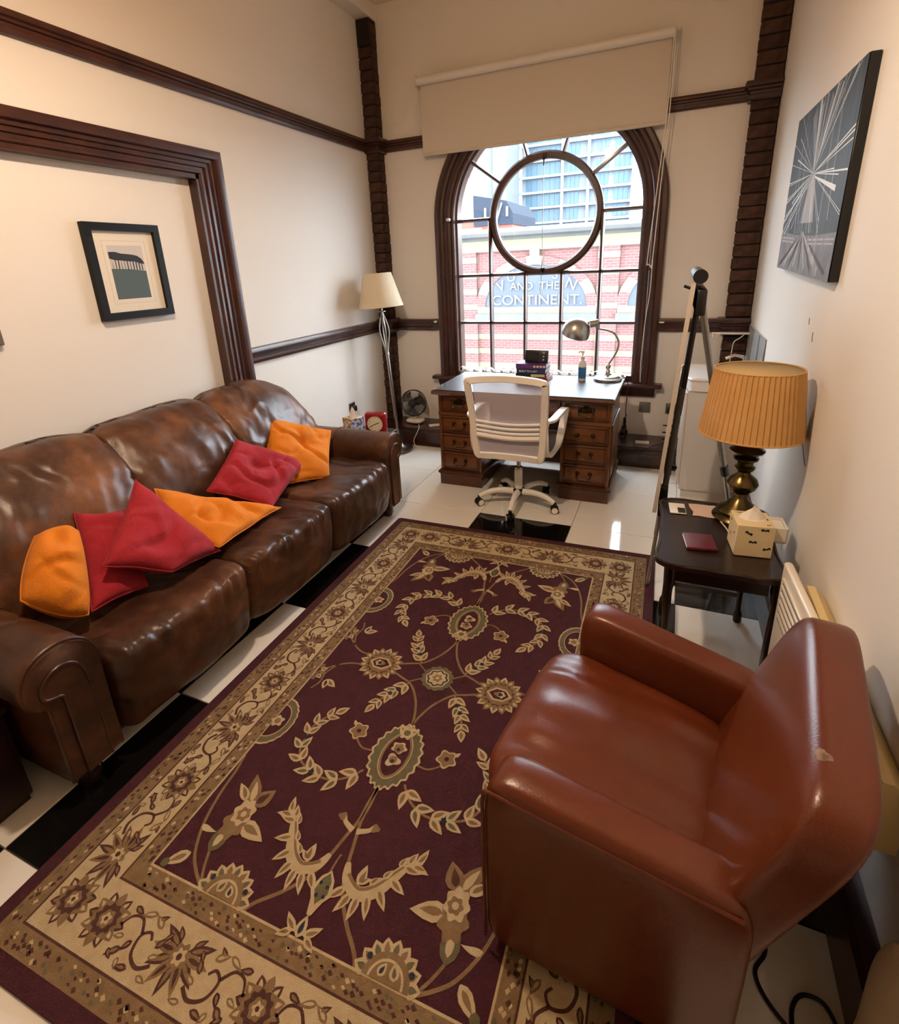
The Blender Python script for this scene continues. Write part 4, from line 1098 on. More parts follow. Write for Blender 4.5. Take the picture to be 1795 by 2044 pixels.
# ------------------------------------------------------------------ things on the desk
def book(name, label, x, y, z, w, d, h, cov, rz, grp, txt=None):
    t = thing(name, label, 'book', (x, y, z), rz, grp)
    MB().rbox((-w/2+.003, -d/2+.004, .0025), (w/2-.003, d/2-.003, h-.0025), .001, 1).build('pages', 'page_edge', t)
    c = MB(); c.box((-w/2, -d/2, 0), (w/2, d/2, .0025)).box((-w/2, -d/2, h-.0025), (w/2, d/2, h)).box((-w/2, -d/2, 0), (w/2, -d/2+.003, h)); c.build('cover', cov, t)
    if txt: txt(t, w, d, h)
    return t
GB = 'books stacked on the desk'
bx, by = -.93, 3.79
def blocks(n, m, w0, w1):
    def f(t, w, d, h):
        for k in range(n):
            x = -w/2+w*(w0+(w1-w0)*k/max(1, n-1)); MB().sbox((x, -d/2-.0005, h*.5), (.009, .001, h*.22), 3, 4).build('spine_emblem', m, t)
    return f
book('book', 'red book at the bottom of the stack on the desk', bx+.01, by, ZD, .235, .17, .026, 'book_red', R(-2), GB)
def bw_(t, w, d, h): MB().box((.0, -d/2-.0006, .004), (w/2-.01, -d/2, h-.004)).build('spine_label', 'book_cream', t)
book('book', 'black book with cream spine label second from the bottom of the stack', bx-.005, by+.004, ZD+.0265, .225, .165, .027, 'book_black', R(3), GB, bw_)
def bt(t, w, d, h): text_mesh('spine_title', 'BUILT TO LAST', .02, 'paper_white', t, (-.02, -d/2-.0006, h*.5), (PI/2, 0, 0), .0004)
book('book', 'dark blue book lettered in white, third up in the stack', bx, by, ZD+.054, .215, .16, .034, 'book_blue', R(-1), GB, bt)
book('book', 'purple book on top of the stack under the small radio', bx-.003, by+.003, ZD+.0885, .222, .165, .036, 'book_purple', R(1), GB, blocks(4, 'paper_pink', .62, .94))
rd = thing('digital_clock', 'small black digital clock radio standing on the stack of books', 'clock', (-.905, 3.775, ZD+.125), R(-3), rot=(R(-8), 0, R(-3)))
MB().rbox((-.085, -.016, 0), (.085, .016, .092), .006).build('case', 'black_plastic', rd)
MB().box((-.065, -.0168, .02), (.02, -.0158, .075)).build('screen', 'screen', rd)
for z in (.022, .046, .07): MB().sbox((.055, -.017, z), (.007, .003, .007), 2.2, 6).build('button', 'silver_metal', rd)
lap = thing('tablet', 'thin silver tablet lying on the left of the desk', 'tablet', (-1.335, 3.86, ZD), R(20))
MB().rbox((-.06, -.05, 0), (.06, .05, .008), .003).build('body', 'silver_metal', lap); MB().box((-.055, -.045, .008), (.055, .045, .0084)).build('screen', 'paper_white', lap)
bo = thing('pump_bottle', 'white pump bottle with blue label on the desk', 'bottle', (-.577, 3.80, ZD))
MB().lathe([(0, 0), (.026, .0), (.028, .006), (.028, .125), (.022, .14), (.012, .15), (.012, .158)], 20).build('body', 'bottle_white', bo)
MB().lathe([(.0284, .02), (.0284, .10)], 20).build('label', 'bottle_blue', bo)
MB().lathe([(.014, .155), (.014, .175), (.006, .178), (.006, .20), (.012, .202), (.012, .215), (0, .217)], 16).tube([(0, 0, .21), (-.02, -.012, .21), (-.026, -.016, .203)], .005).build('pump', 'white_plastic', bo)
# desk lamp
dl = thing('desk_lamp', 'chrome desk lamp with domed head on the right of the desk', 'lamp', (-.405, 3.855, ZD))
MB().lathe([(0, 0), (.098, 0), (.10, .006), (.098, .018), (.085, .022), (.078, .03), (.06, .034), (.03, .038), (.02, .05), (0, .052)], 36).build('base', 'silver_metal', dl)
MB().lathe([(.014, .045), (.018, .06), (.01, .075), (.016, .09), (.02, .098), (.012, .11), (.008, .12)], 16).build('joint', 'silver_metal', dl)
arc = catmull([(0, 0, .115), (.03, -.01, .16), (.058, -.03, .22), (.066, -.05, .28), (.04, -.07, .335), (-.0, -.07, .358), (-.055, -.085, .372), (-.08, -.09, .376)], 6)
MB().tube(arc, .0065, 8).build('arm', 'silver_metal', dl)
hm = Matrix.Translation((-.205, -.125, .392)) @ Matrix.Rotation(R(17), 4, 'Y') @ Matrix.Rotation(R(12), 4, 'X') @ Matrix.Scale(1.1, 4)
dome = [(.088*math.sin(a)*1.0, .095*math.cos(a)-.04) for a in np.linspace(0.0, PI*.5, 12)]+[(.088, -.055), (.085, -.055)]+[(.084*math.sin(a), .09*math.cos(a)-.04) for a in np.linspace(PI*.5, 0., 10)]
MB().lathe(dome, 32, M=hm).build('head', 'silver_metal', dl)
MB().tube([(-.125, -.112, .405), (-.07, -.095, .418)], [.027, .022], 14).build('switch_housing', 'silver_metal', dl)
MB().sbox((-.075, -.09, .388), (.016, .016, .02), 2.2, 6).build('knuckle', 'silver_metal', dl)
cd = MB().tube(catmull([(-.31, 3.90, ZD+.004), (-.285, 3.93, ZD+.002), (-.272, 3.97, .70), (-.275, 3.985, .5), (-.27, 4.0, .35), (-.29, 4.08, .19)], 6), .0035, 6).build('lamp_cable', 'cable_black'); tag(cd, 'black lamp cable hanging off the back right of the desk', 'cable')
# ------------------------------------------------------------------ office chair
oc = thing('office_chair', 'white swivel office chair with grey mesh back at the desk', 'office chair', (-.875, 3.18, 0))
MB().lathe([(.03, .075), (.042, .085), (.042, .115), (.03, .12)], 20).build('hub', 'black_plastic', oc)
MB().lathe([(.027, .115), (.027, .26), (.022, .265)], 18).build('gas_column', 'white_plastic', oc)
MB().lathe([(.024, .26), (.024, .275), (.014, .278), (.014, .40)], 16).build('gas_piston', 'chrome', oc)
for k in range(5):
    a = R(-86+72*k); c, s = math.cos(a), math.sin(a)
    m = MB(); P = catmull([(.03*c, .03*s, .098), (.12*c, .12*s, .108), (.2*c, .2*s, .098), (.265*c, .265*s, .068)], 5)
    m.tube(P, [.022-.006*i/(len(P)-1) for i in range(len(P))], 10); m.build('base_arm', 'white_plastic', oc)
    ca = MB(); cx, cy = .268*c, .268*s; ta = a+.5
    for sd in (-1, 1):
        Mx = Matrix.Translation((cx, cy, .026)) @ Matrix.Rotation(ta, 4, 'Z') @ Matrix.Rotation(PI/2, 4, 'X')
        ca.lathe([(0, sd*.006), (.026, sd*.006), (.026, sd*.022), (.02, sd*.026), (0, sd*.026)], 18, M=Mx)
    ca.tube([(cx, cy, .028), (cx, cy, .07)], .012, 8); w_ = ca.build('caster', 'black_plastic', oc)
    rg = MB()
    for sd in (-1, 1):
        Mx = Matrix.Translation((cx, cy, .026)) @ Matrix.Rotation(ta, 4, 'Z') @ Matrix.Rotation(PI/2, 4, 'X')
        rg.lathe([(.0155, sd*.0262), (.0205, sd*.0262), (.0205, sd*.0272), (.0155, sd*.0272)], 18, M=Mx)
    rg.build('ring', 'white_plastic', w_)
MB().box((-.09, -.09, .385), (.09, .11, .415)).build('mechanism', 'black_plastic', oc)
def fseat(q, p):
    q = q.copy(); q.z -= .03*max(0, p[1]-.5); q.z += .012*max(0, p[2])*(p[0]**2); return q
MB().sbox((0, .06, .44), (.235, .225, .04), 6, 14, fseat).build('seat', 'fabric_grey', oc, 180)
# backrest frame (leans back towards the viewer)
def bp(x, z):
    t = (z-.42)/.49
    return Vector((x*(1-.0*t), -.215-.055*t+.05*(x/.22)**2*-0.6+.02*math.sin(PI*t), z))
def frame_pt(u):
    # rounded trapezoid
    P = [(-.200, .43), (-.212, .50), (-.225, .70), (-.235, .885), (-.222, .912), (-.12, .922), (0, .925), (.12, .922), (.222, .912), (.235, .885), (.225, .70), (.212, .50), (.200, .43), (.17, .422), (.08, .42), (-.08, .42), (-.17, .422)]
    return P
P = [bp(*q) for q in frame_pt(0)]
C = catmull([tuple(q) for q in P], 5, True)
m = MB(); n_ = len(C)
def fr(i):
    t = (C[(i+1) % n_]-C[i-1]).normalized(); inward = (Vector((0, C[i].y, .67))-C[i]); inward -= t*inward.dot(t); inward.normalize()
    return (C[i], inward, t.cross(inward))
m.sweep([(-.018, -.012), (.018, -.012), (.022, 0), (.018, .014), (-.018, .014), (-.024, 0)], C, fr, closed=True)
m.build('back_frame', 'white_plastic', oc, 60)
m = MB(); m.grid(lambda u, v: bp((-.205+.41*u)*(.95+.07*v), .44+.465*v)+Vector((0, .004, 0)), 10, 12); m.build('mesh_back', 'mesh_grey', oc, 180)
m = MB()
for k in range(4):
    z = .655-.03*k
    m.tube([tuple(bp(-.2+.4*i/10, z-.022*math.sin(PI*i/10))+Vector((0, -.014, 0))) for i in range(11)], .0095 if k < 3 else .016, 8)
m.build('lumbar_bars', 'white_plastic', oc)
for s in (-1, 1):
    A_ = [(s*.225, -.235, .655), (s*.262, -.19, .67), (s*.275, -.05, .678), (s*.278, .10, .668), (s*.272, .145, .635), (s*.262, .13, .56), (s*.252, .06, .455), (s*.238, -.02, .425), (s*.232, -.16, .43), (s*.226, -.215, .47), (s*.225, -.238, .56)]
    C2 = catmull(A_, 4, True); n2 = len(C2)
    m = MB()
    def fr2(i):
        t = (C2[(i+1) % n2]-C2[i-1]).normalized(); nn = t.cross(Vector((1, 0, 0))).normalized(); return (C2[i], Vector((1, 0, 0)), nn)
    m.sweep([(-.022, -.009), (.022, -.009), (.025, 0), (.022, .009), (-.022, .009), (-.025, 0)], C2, fr2, closed=True); m.build('armrest', 'white_plastic', oc, 60)
# ------------------------------------------------------------------ floor lamp in the corner (leans slightly)
fl_ = thing('floor_lamp', 'tall brushed steel floor lamp with cream shade in the corner', 'lamp', (-2.185, 3.93, 0), rot=(0, R(-3.6), 0))
MB().lathe([(0, .006), (.118, .006), (.122, .012), (.118, .03), (.09, .034), (.075, .04), (.045, .055), (.028, .09), (.02, .13), (.016, .16)], 36).build('base', 'brushed_steel', fl_)
MB().cyl((0, 0, 0), .0135, .15, .88, 16).build('pole', 'brushed_steel', fl_)
MB().lathe([(.0135, .86), (.018, .865), (.018, .885), (.012, .90)], 16).build('collar', 'brushed_steel', fl_)
for k in range(4):
    a = PI/4+PI/2*k
    pts = [(r*math.cos(a), r*math.sin(a), z) for r, z in ((.008, .88), (.018, .94), (.036, 1.03), (.040, 1.08), (.030, 1.14), (.014, 1.19), (.008, 1.215))]
    MB().tube(catmull(pts, 4), .0065, 8).build('cage_rod', 'brushed_steel', fl_)
MB().lathe([(.012, 1.20), (.012, 1.225), (.034, 1.228), (.034, 1.234), (.01, 1.238), (.01, 1.30)], 20).build('finial_plate', 'brushed_steel', fl_)
MB().lathe([(.185, 1.265), (.187, 1.268), (.118, 1.535), (.115, 1.535), (.183, 1.268), (.185, 1.265)], 40).build('shade', 'shade_cream', fl_)
MB().sbox((0, 0, 1.36), (.03, .03, .05), 2, 6).build('bulb', 'white_plastic', fl_)
m = MB()
for k in range(3):
    a = 2*PI*k/3; m.tube([(0, 0, 1.50), (.12*math.cos(a), .12*math.sin(a), 1.515)], .002, 5)
m.tube([(0, 0, 1.30), (0, 0, 1.50)], .004, 6); m.build('shade_carrier', 'brushed_steel', fl_)

# ------------------------------------------------------------------ desk fan on the ledge
LZ = .178
fn_ = thing('desk_fan', 'small white desk fan with dark round guard on the skirting ledge', 'fan', (-2.165, 4.235, LZ))
MB().sbox((0, 0, .022), (.085, .065, .022), 3, 10).build('base', 'white_plastic', fn_)
MB().lathe([(.02, .03), (.016, .05), (.016, .09), (.012, .12)], 14).build('neck', 'white_plastic', fn_)
MB().lathe([(0, 0), (.035, .005), (.04, .03), (.03, .07), (0, .085)], 20, M=Matrix.Translation((.01, .02, .20)) @ Matrix.Rotation(R(-96), 4, 'X')).build('motor', 'black_plastic', fn_)
FM = Matrix.Translation((0, -.03, .195)) @ Matrix.Rotation(R(4), 4, 'Z') @ Matrix.Rotation(R(80), 4, 'X')
gd = MB()
for r_, zz in ((.121, 0), (.121, -.03)): gd.tube([tuple(FM @ Vector((r_*math.cos(2*PI*k/40), r_*math.sin(2*PI*k/40), zz))) for k in range(40)], .0045, 6, closed=True)
gd.build('rim', 'black_plastic', fn_)
gd = MB()
for k in range(36):
    a = 2*PI*k/36
    gd.tube([tuple(FM @ Vector((r_*math.cos(a), r_*math.sin(a), z_))) for r_, z_ in ((.03, .03), (.08, .022), (.121, 0))], .0011, 4)
    gd.tube([tuple(FM @ Vector((r_*math.cos(a), r_*math.sin(a), z_))) for r_, z_ in ((.03, -.05), (.08, -.045), (.121, -.03))], .0011, 4)
gd.build('guard_wires', 'black_plastic', fn_)
MB().lathe([(0, .038), (.03, .036), (.038, .028), (.038, .02)], 24, M=FM).build('guard_badge', 'black_plastic', fn_)
mat('fan_blade', '#3D3A38', .3)
for k in range(3):
    a0 = 2*PI*k/3+.4
    b = MB(); b.grid(lambda u, v: tuple(FM @ Vector(((.025+.085*u)*math.cos(a0+(v-.5)*1.3*(.55+.45*u)), (.025+.085*u)*math.sin(a0+(v-.5)*1.3*(.55+.45*u)), -.012+.018*(v-.5)))), 6, 6); b.build('blade', 'fan_blade', fn_, 180)
cb_ = MB().tube(catmull([(-2.10, 4.17, LZ+.006), (-2.06, 4.09, LZ+.004), (-2.055, 4.05, LZ-.02), (-2.10, 4.045, .06), (-2.06, 4.04, .006), (-1.95, 4.035, .005), (-1.80, 4.05, .005), (-1.62, 4.06, .005)], 6), .004, 6).build('fan_cable', 'cable_white'); tag(cb_, 'white fan cable falling from the ledge to the floor', 'cable')
nt_ = MB(); nt_.box((-.05, -.035, 0), (.05, .035, .0015)); nt_.build('paper_note', 'paper_white', None, 0, loc=(-1.955, 4.20, LZ), rot=(0, 0, R(35)), label='small white paper note lying beside the fan', cat='paper')
nt_ = MB(); nt_.box((-.05, -.035, 0), (.05, .035, .0015)); nt_.build('paper_note', 'paper_white', None, 0, loc=(-.15, 4.20, LZ), rot=(0, 0, R(4)), label='white paper note on the ledge right of the desk', cat='paper')
# brass ornament on the ledge
orn = thing('brass_ornament', 'small dark brass bottle shaped ornament on the ledge right of the desk', 'ornament', (-.30, 4.28, LZ))
MB().lathe([(0, 0), (.024, 0), (.026, .008), (.018, .02), (.03, .045), (.03, .06), (.016, .08), (.022, .095), (.01, .11), (.008, .15), (.012, .16), (.004, .17)], 20).build('body', 'dark_brass', orn)
MB().tube(catmull([(0, 0, .165), (.012, 0, .19), (.004, 0, .205)], 4), .004, 6).build('spout', 'dark_brass', orn)
cb_ = MB().tube(catmull([(-.22, 4.06, .13), (-.16, 4.06, .13), (-.08, 4.08, .185), (.0, 4.18, .186), (.06, 4.25, .19)], 6), .003, 6).build('socket_cable', 'cable_black'); tag(cb_, 'thin black cable draped over the ledge under the wall sockets', 'cable')
coil = MB().tube([(.04+.05*math.cos(t*.45), 4.22+.045*math.sin(t*.45), LZ+.005+.004*t) for t in range(46)], .0035, 5).build('coiled_cable', 'cable_black'); tag(coil, 'black coiled cable heaped on the ledge below the double socket', 'cable')

# ------------------------------------------------------------------ small glass table behind the far arm, with tissues and clock
stb = thing('corner_table', 'small dark corner table behind the far end of the sofa', 'table', (-2.05, 3.22, 0))
MB().rbox((-.30, -.10, .37), (.15, .18, .391), .006).build('top', 'black_plastic', stb)
MB().rbox((-.305, -.105, .380), (.155, .185, .388), .004).build('rim', 'chrome', stb)
for x in (-.27, -.0):
    for y in (-.07, .13): MB().cyl((x, y, 0), .012, 0, .37, 12).build('leg', 'black_plastic', stb)
mat('floral_box', '#E3D6BE', .7, var=(38, '#A5793F', .05, 3)); mat('floral_box_side', '#C9CEDA', .7, var=(38, '#5C617C', .05, 3))
tb_ = thing('tissue_box', 'floral patterned tissue box on the corner table beside the red clock', 'tissue box', (-2.19, 3.24, .392), R(-22))
m = MB(); m.box((-.058, -.058, 0), (.058, .058, .115)); bx_ = m.build('carton', ['floral_box', 'floral_box_side'], tb_, 0)
for p_ in bx_.data.polygons:
    if p_.normal.x > .5: p_.material_index = 1
def tissue_mesh(h, r):
    m = MB(); m.grid(lambda u, v: (r*(1-v)**.7*math.cos(2*PI*u)*(1+.3*math.sin(6*PI*u)), .55*r*(1-v)**.7*math.sin(2*PI*u)*(1+.3*math.cos(4*PI*u)), h*v*(1+.15*math.sin(4*PI*u)*v)), 18, 6, True); return m
o = tissue_mesh(.075, .045); o.build('tissue', 'tissue', tb_, 180, loc=(0, 0, .112))
ck = thing('alarm_clock', 'square red alarm clock with cream dial on the corner table', 'clock', (-1.995, 3.25, .392), R(14))
MB().rbox((-.082, -.03, 0), (.082, .035, .165), .022, 4).build('case', 'clock_red', ck)
MM = Matrix.Translation((0, -.03, .08)) @ Matrix.Rotation(PI/2, 4, 'X')
fc = MB().lathe([(0, .004), (.060, .004), (.060, -.004)], 36, M=MM).build('dial', 'clock_face', ck)
MB().tube([tuple(MM @ Vector((.061*math.cos(2*PI*k/40), .061*math.sin(2*PI*k/40), .003))) for k in range(40)], .003, 6, closed=True).build('bezel', 'clock_red', ck)
for a, l in ((20, .034), (205, .048)):
    MB().tube([tuple(MM @ Vector((0, 0, .006))), tuple(MM @ Vector((l*math.cos(R(a)), l*math.sin(R(a)), .006)))], .002, 6).build('hand', 'ink', fc)
for k in range(12):
    a = R(90-30*((k+1) % 12)); t_ = str(k+1)
    text_mesh('numeral', t_, .014, 'ink', fc, tuple(MM @ Vector((.047*math.cos(a), .047*math.sin(a), .0045))), (PI/2, 0, 0), .0004)

# ------------------------------------------------------------------ flip chart easel beside the wall (board seen edge on)
ez = thing('flip_chart_easel', 'folding flip chart easel seen edge on between desk and side table', 'easel', (-.045, 2.72, 0))
def ep(y, z): # point on the leaning board plane, local
    return (.023+.066*z+.03*y, y, z)
def strip(y0, y1, z0, z1, t0, t1, m, name):
    mb = MB(); P = []
    for (y, z) in ((y0, z0), (y1, z0), (y1, z1), (y0, z1)):
        a = ep(y, z); P += [(a[0]+t0, a[1], a[2]), (a[0]+t1, a[1], a[2])]
    mb.add(P, [(0, 2, 4, 6), (7, 5, 3, 1), (0, 1, 3, 2), (2, 3, 5, 4), (4, 5, 7, 6), (6, 7, 1, 0)]); return mb.build(name, m, ez, 0)
strip(-.30, .30, .44, 1.45, -.006, .003, 'easel_board', 'board')
for y in (-.312, .302): strip(y, y+.012, .43, 1.46, -.014, .004, 'easel_board', 'board_edge')
for y in (-.27, .27):
    a, b = ep(y, .0), ep(y, .62); MB().tube([(a[0]+.02, a[1], .016), (b[0]+.02, b[1], .62)], .009, 10).build('front_leg', 'easel_alu', ez)
    a, b = ep(y, .50), ep(y, 1.02); MB().tube([(a[0]+.022, a[1], a[2]), (b[0]+.022, b[1], b[2])], .014, 10).build('sleeve', 'easel_grey', ez)
    a, b = ep(y, .9), ep(y, 1.44); MB().tube([(a[0]+.026, a[1], a[2]), (b[0]+.026, b[1], b[2])], .011, 10).build('upper_leg', 'black_plastic', ez)
    a = ep(y, .47); MB().rbox((a[0]+.004, y-.018, .40), (a[0]+.042, y+.018, .56), .006).build('clamp', 'black_plastic', ez)
    MB().sbox((a[0]+.055, y-.01, .45), (.014, .014, .014), 2.2, 6).build('knob', 'black_plastic', ez)
a = ep(0, 1.50); MB().lathe([(0, -.31), (.026, -.31), (.028, -.29), (.028, .31), (0, .31)], 24, M=Matrix.Translation((a[0]+.006, 0, 1.485)) @ Matrix.Rotation(PI/2, 4, 'X')).build('top_rail', 'black_plastic', ez)
a = ep(0, 1.40); MB().rbox((a[0]+.006, -.30, 1.33), (a[0]+.045, .28, 1.435), .008).build('hinge_block', 'black_plastic', ez)
MB().tube([(a[0]-.02, -.29, 1.44), (a[0]-.045, -.29, 1.45)], .006, 8).build('paper_peg', 'black_plastic', ez)
for y0_, yf_, xf_ in ((.0, .36, .47),):
    t0 = Vector((a[0]+.03, y0_, 1.40)); t1 = Vector((xf_, yf_, .0)); mid = t0.lerp(t1, .66)
    MB().tube([tuple(t0), tuple(mid)], .016, 12).build('rear_leg', 'easel_alu', ez)
    MB().tube([tuple(mid), tuple(t1)], .012, 12).build('rear_leg_extension', 'brushed_steel', ez)
    MB().tube([tuple(t0.lerp(t1, .645)), tuple(t0.lerp(t1, .685))], .021, 12).build('leg_collar', 'black_plastic', ez)
    MB().sbox(tuple(t1+Vector((0, 0, .01))), (.016, .016, .012), 2.5, 6).build('rubber_foot', 'black_rubber', ez)

# ------------------------------------------------------------------ side table
TZ = .53
tbl = thing('side_table', 'dark wooden side table with scalloped top between heater and easel', 'side table', (.22, 2.085, 0))
def scallop(s=1.):
    hx, hy = .205*s, .295*s; pts = []
    base = [(-1, -.62), (-.965, -.35), (-.98, 0), (-.965, .35), (-1, .62), (-1.02, .84), (-.86, .96), (-.6, 1.0), (-.3, .985), (0, .99), (.3, .985), (.6, 1.0), (.86, .96), (1.02, .84), (1, .62), (.965, .35), (.98, 0), (.965, -.35), (1, -.62), (1.02, -.84), (.86, -.96), (.6, -1.0), (.3, -.985), (0, -.995), (-.3, -.985), (-.6, -1), (-.86, -.96), (-1.02, -.84)]
    return [(p.x*hx, p.y*hy) for p in catmull(base, 4, True)]
MB().prism(scallop(), 'xy', TZ-.022, TZ-.002).build('top', 'table_dark', tbl, 30)
sc_ = scallop(.985)
MB().tube([(x, y, TZ-.003) for x, y in sc_], .006, 6, closed=True).build('moulded_rim', 'table_dark', tbl)
for (a_, b_) in (((-.16, -.235), (.16, -.215)), ((-.16, .215), (.16, .235)), ((-.165, -.23), (-.145, .23)), ((.145, -.23), (.165, .23))):
    MB().box((*a_, TZ-.10), (*b_, TZ-.02)).build('apron', 'table_dark', tbl)
for x in (-.152, .152):
    for y in (-.222, .215):
        x0_ = x; x = .19 if (x > 0 and y < 0) else x
        P = [(x, y, TZ-.03), (x, y, TZ-.11), (x+.004*(1 if x > 0 else -1), y+.004*(1 if y > 0 else -1), TZ-.15), (x, y, TZ-.26), (x-.002*(1 if x > 0 else -1), y, .14), (x, y, .06), (x+.004*(1 if x > 0 else -1), y+.002*(1 if y > 0 else -1), .012)]
        C_ = catmull(P, 4); n_ = len(C_); rad = [.022-.010*min(1, i/(n_*.7)) + (.006 if i > n_-5 else 0) for i in range(n_)]
        MB().tube([tuple(p) for p in C_]+[(C_[-1].x, C_[-1].y, 0)], rad+[.016], 10).build('leg', 'table_dark', tbl); x = x0_
MB().box((-.15, .205, .13), (.15, .222, .15)).build('stretcher', 'table_dark', tbl)
MB().box((-.16, -.22, .13), (-.144, .21, .15)).build('stretcher', 'table_dark', tbl)
# table lamp
tl = thing('table_lamp', 'brass table lamp with pleated gold shade on the side table', 'lamp', (.312, 2.255, TZ))
MB().lathe([(0, 0), (.095, 0), (.098, .008), (.09, .02), (.078, .026), (.08, .036), (.07, .05), (.05, .062), (.042, .075), (.028, .085), (.022, .10), (.03, .105), (.026, .112), (.05, .135), (.058, .155), (.05, .175), (.026, .195), (.022, .205), (.034, .215), (.038, .225), (.028, .235), (.03, .25), (.044, .258), (.046, .266), (.03, .275), (.058, .288), (.064, .298), (.05, .308), (.026, .325), (.022, .34), (.028, .345), (.03, .372), (.022, .385), (.012, .39), (.012, .45), (0, .45)], 36).build('base', 'brass', tl)
def pleat(u, v, r0, r1, z0, z1, amp):
    a = 2*PI*u; r = r0+(r1-r0)*v; saw = (u*56) % 1.0
    q = r+amp*(saw-.5)
    return (q*math.cos(a), q*math.sin(a), z0+(z1-z0)*v)
m = MB(); m.grid(lambda u, v: pleat(u, v, .182, .150, .368, .622, .005), 448, 2, True); m.build('shade', 'shade_gold', tl, 20)
MB().lathe([(.177, .37), (.146, .62)], 48).build('lining', 'shade_lining', tl, 180)
for r_, z_ in ((.182, .37), (.1485, .622)): MB().tube([(r_*math.cos(2*PI*k/48), r_*math.sin(2*PI*k/48), z_) for k in range(48)], .0035, 6, closed=True).build('trim_ring', 'shade_gold', tl)
m = MB()
for k in range(3):
    a = 2*PI*k/3+.3; m.tube([(0, 0, .60), (.147*math.cos(a), .147*math.sin(a), .612)], .0018, 5)
m.build('shade_carrier', 'brass', tl); MB().sbox((0, 0, .50), (.03, .03, .05), 2, 6).build('bulb', 'white_plastic', tl)
cb_ = MB().tube(catmull([(.24, 2.24, TZ+.004), (.245, 2.19, TZ+.004), (.262, 2.13, TZ+.004), (.27, 2.09, TZ+.003)], 5), .003, 6).build('lamp_flex', 'cable_white'); tag(cb_, 'white flex running from the brass lamp across the side table', 'cable')
cb_ = MB().tube(catmull([(.30, 2.33, .30), (.29, 2.34, .2), (.30, 2.345, .14), (.335, 2.34, .12), (.34, 2.335, .18), (.31, 2.335, .28)], 5), .0035, 6).build('hanging_cable', 'cable_white'); tag(cb_, 'white cable loop hanging under the side table', 'cable')
# tissue box
tb2 = thing('tissue_box', 'cream tissue box printed with dark butterflies on the side table', 'tissue box', (.325, 1.995, TZ), R(6))
MB().rbox((-.06, -.062, 0), (.06, .062, .122), .002, 1).build('carton', 'box_cream', tb2)
m = MB()
def motif(mb, M, s=1.):
    P = [(-.011, .004), (-.006, .006), (0, .002), (.006, .006), (.011, .004), (.010, -.004), (.005, -.001), (0, -.003), (-.005, -.001), (-.010, -.004)]
    mb.add([tuple(M @ Vector((a*s, b*s, 0))) for a, b in P], [tuple(range(10))])
for (x, z, r) in ((-.022, .092, -.5), (-.005, .058, 0), (.042, .035, .3), (.028, .108, 0)):
    mm = MB(); motif(mm, Matrix.Translation((x, -.0625, z)) @ Matrix.Rotation(PI/2, 4, 'X') @ Matrix.Rotation(r, 4, 'Z'), 1.15); mm.build('butterfly', 'ink', tb2, 0)
for (y, z, r) in ((-.03, .075, .6), (.02, .05, -.3), (.03, .1, .4)):
    mm = MB(); motif(mm, Matrix.Translation((-.0605, y, z)) @ Matrix.Rotation(-PI/2, 4, 'Z') @ Matrix.Rotation(PI/2, 4, 'X') @ Matrix.Rotation(r, 4, 'Z'), .8); mm.build('butterfly', 'ink', tb2, 0)
for (x, y, r) in ((.042, -.045, .4), (-.035, .045, .1), (.048, .0, 1.5)):
    mm = MB(); motif(mm, Matrix.Translation((x, y, .1224)) @ Matrix.Rotation(r, 4, 'Z'), .7); mm.build('butterfly', 'ink', tb2, 0)
MB().sbox((0, 0, .1222), (.036, .022, .0006), 2.2, 8).build('slot', 'paper_white', tb2)
tissue_mesh(.05, .04).build('tissue', 'tissue', tb2, 180, loc=(0, 0, .119))
# cards, wallet, white box
cd1 = thing('card', 'white card with dark square print at the far left of the side table', 'card', (.083, 2.265, TZ), R(5))
MB().rbox((-.032, -.05, 0), (.032, .05, .004), .001, 1).build('card_body', 'paper_white', cd1); MB().box((.0, -.045, .004), (.03, .005, .0045)).build('print', 'print_dark', cd1)
tp = [(-.055, .055), (-.02, .06), (.03, .058), (.05, .062), (.058, .02), (.05, -.02), (.053, -.06), (.02, -.062), (-.02, -.055), (-.045, -.058), (-.04, -.02), (-.052, .02)]
MB().prism(tp, 'xy', 0, .0025).build('torn_paper', 'paper_pink', None, 0, loc=(.185, 2.275, TZ), rot=(0, 0, R(2)), label='pale pink piece of torn paper beside the brass lamp', cat='paper')
wt = thing('wallet', 'flat dark red wallet near the front of the side table', 'wallet', (.162, 1.98, TZ), R(8))
MB().rbox((-.052, -.058, 0), (.052, .058, .012), .003).build('cover', 'wallet_red', wt); MB().box((-.0535, -.05, .003), (-.05, .05, .009)).build('edge', 'paper_white', wt)
wb2 = thing('white_box', 'small open white plastic box wedged between tissue box and wall', 'box', (.425, 2.12, TZ), R(3))
m = MB(); m.box((-.03, -.05, 0), (.03, .05, .004))
for a_, b_ in (((-.03, -.05), (-.026, .05)), ((.026, -.05), (.03, .05)), ((-.03, -.05), (.03, -.046)), ((-.03, .046), (.03, .05))): m.box((*a_, 0), (*b_, .06))
m.build('tray', 'white_plastic', wb2, 0); MB().box((-.024, -.044, .04), (.024, .044, .05)).build('papers', 'paper_white', wb2, 0)

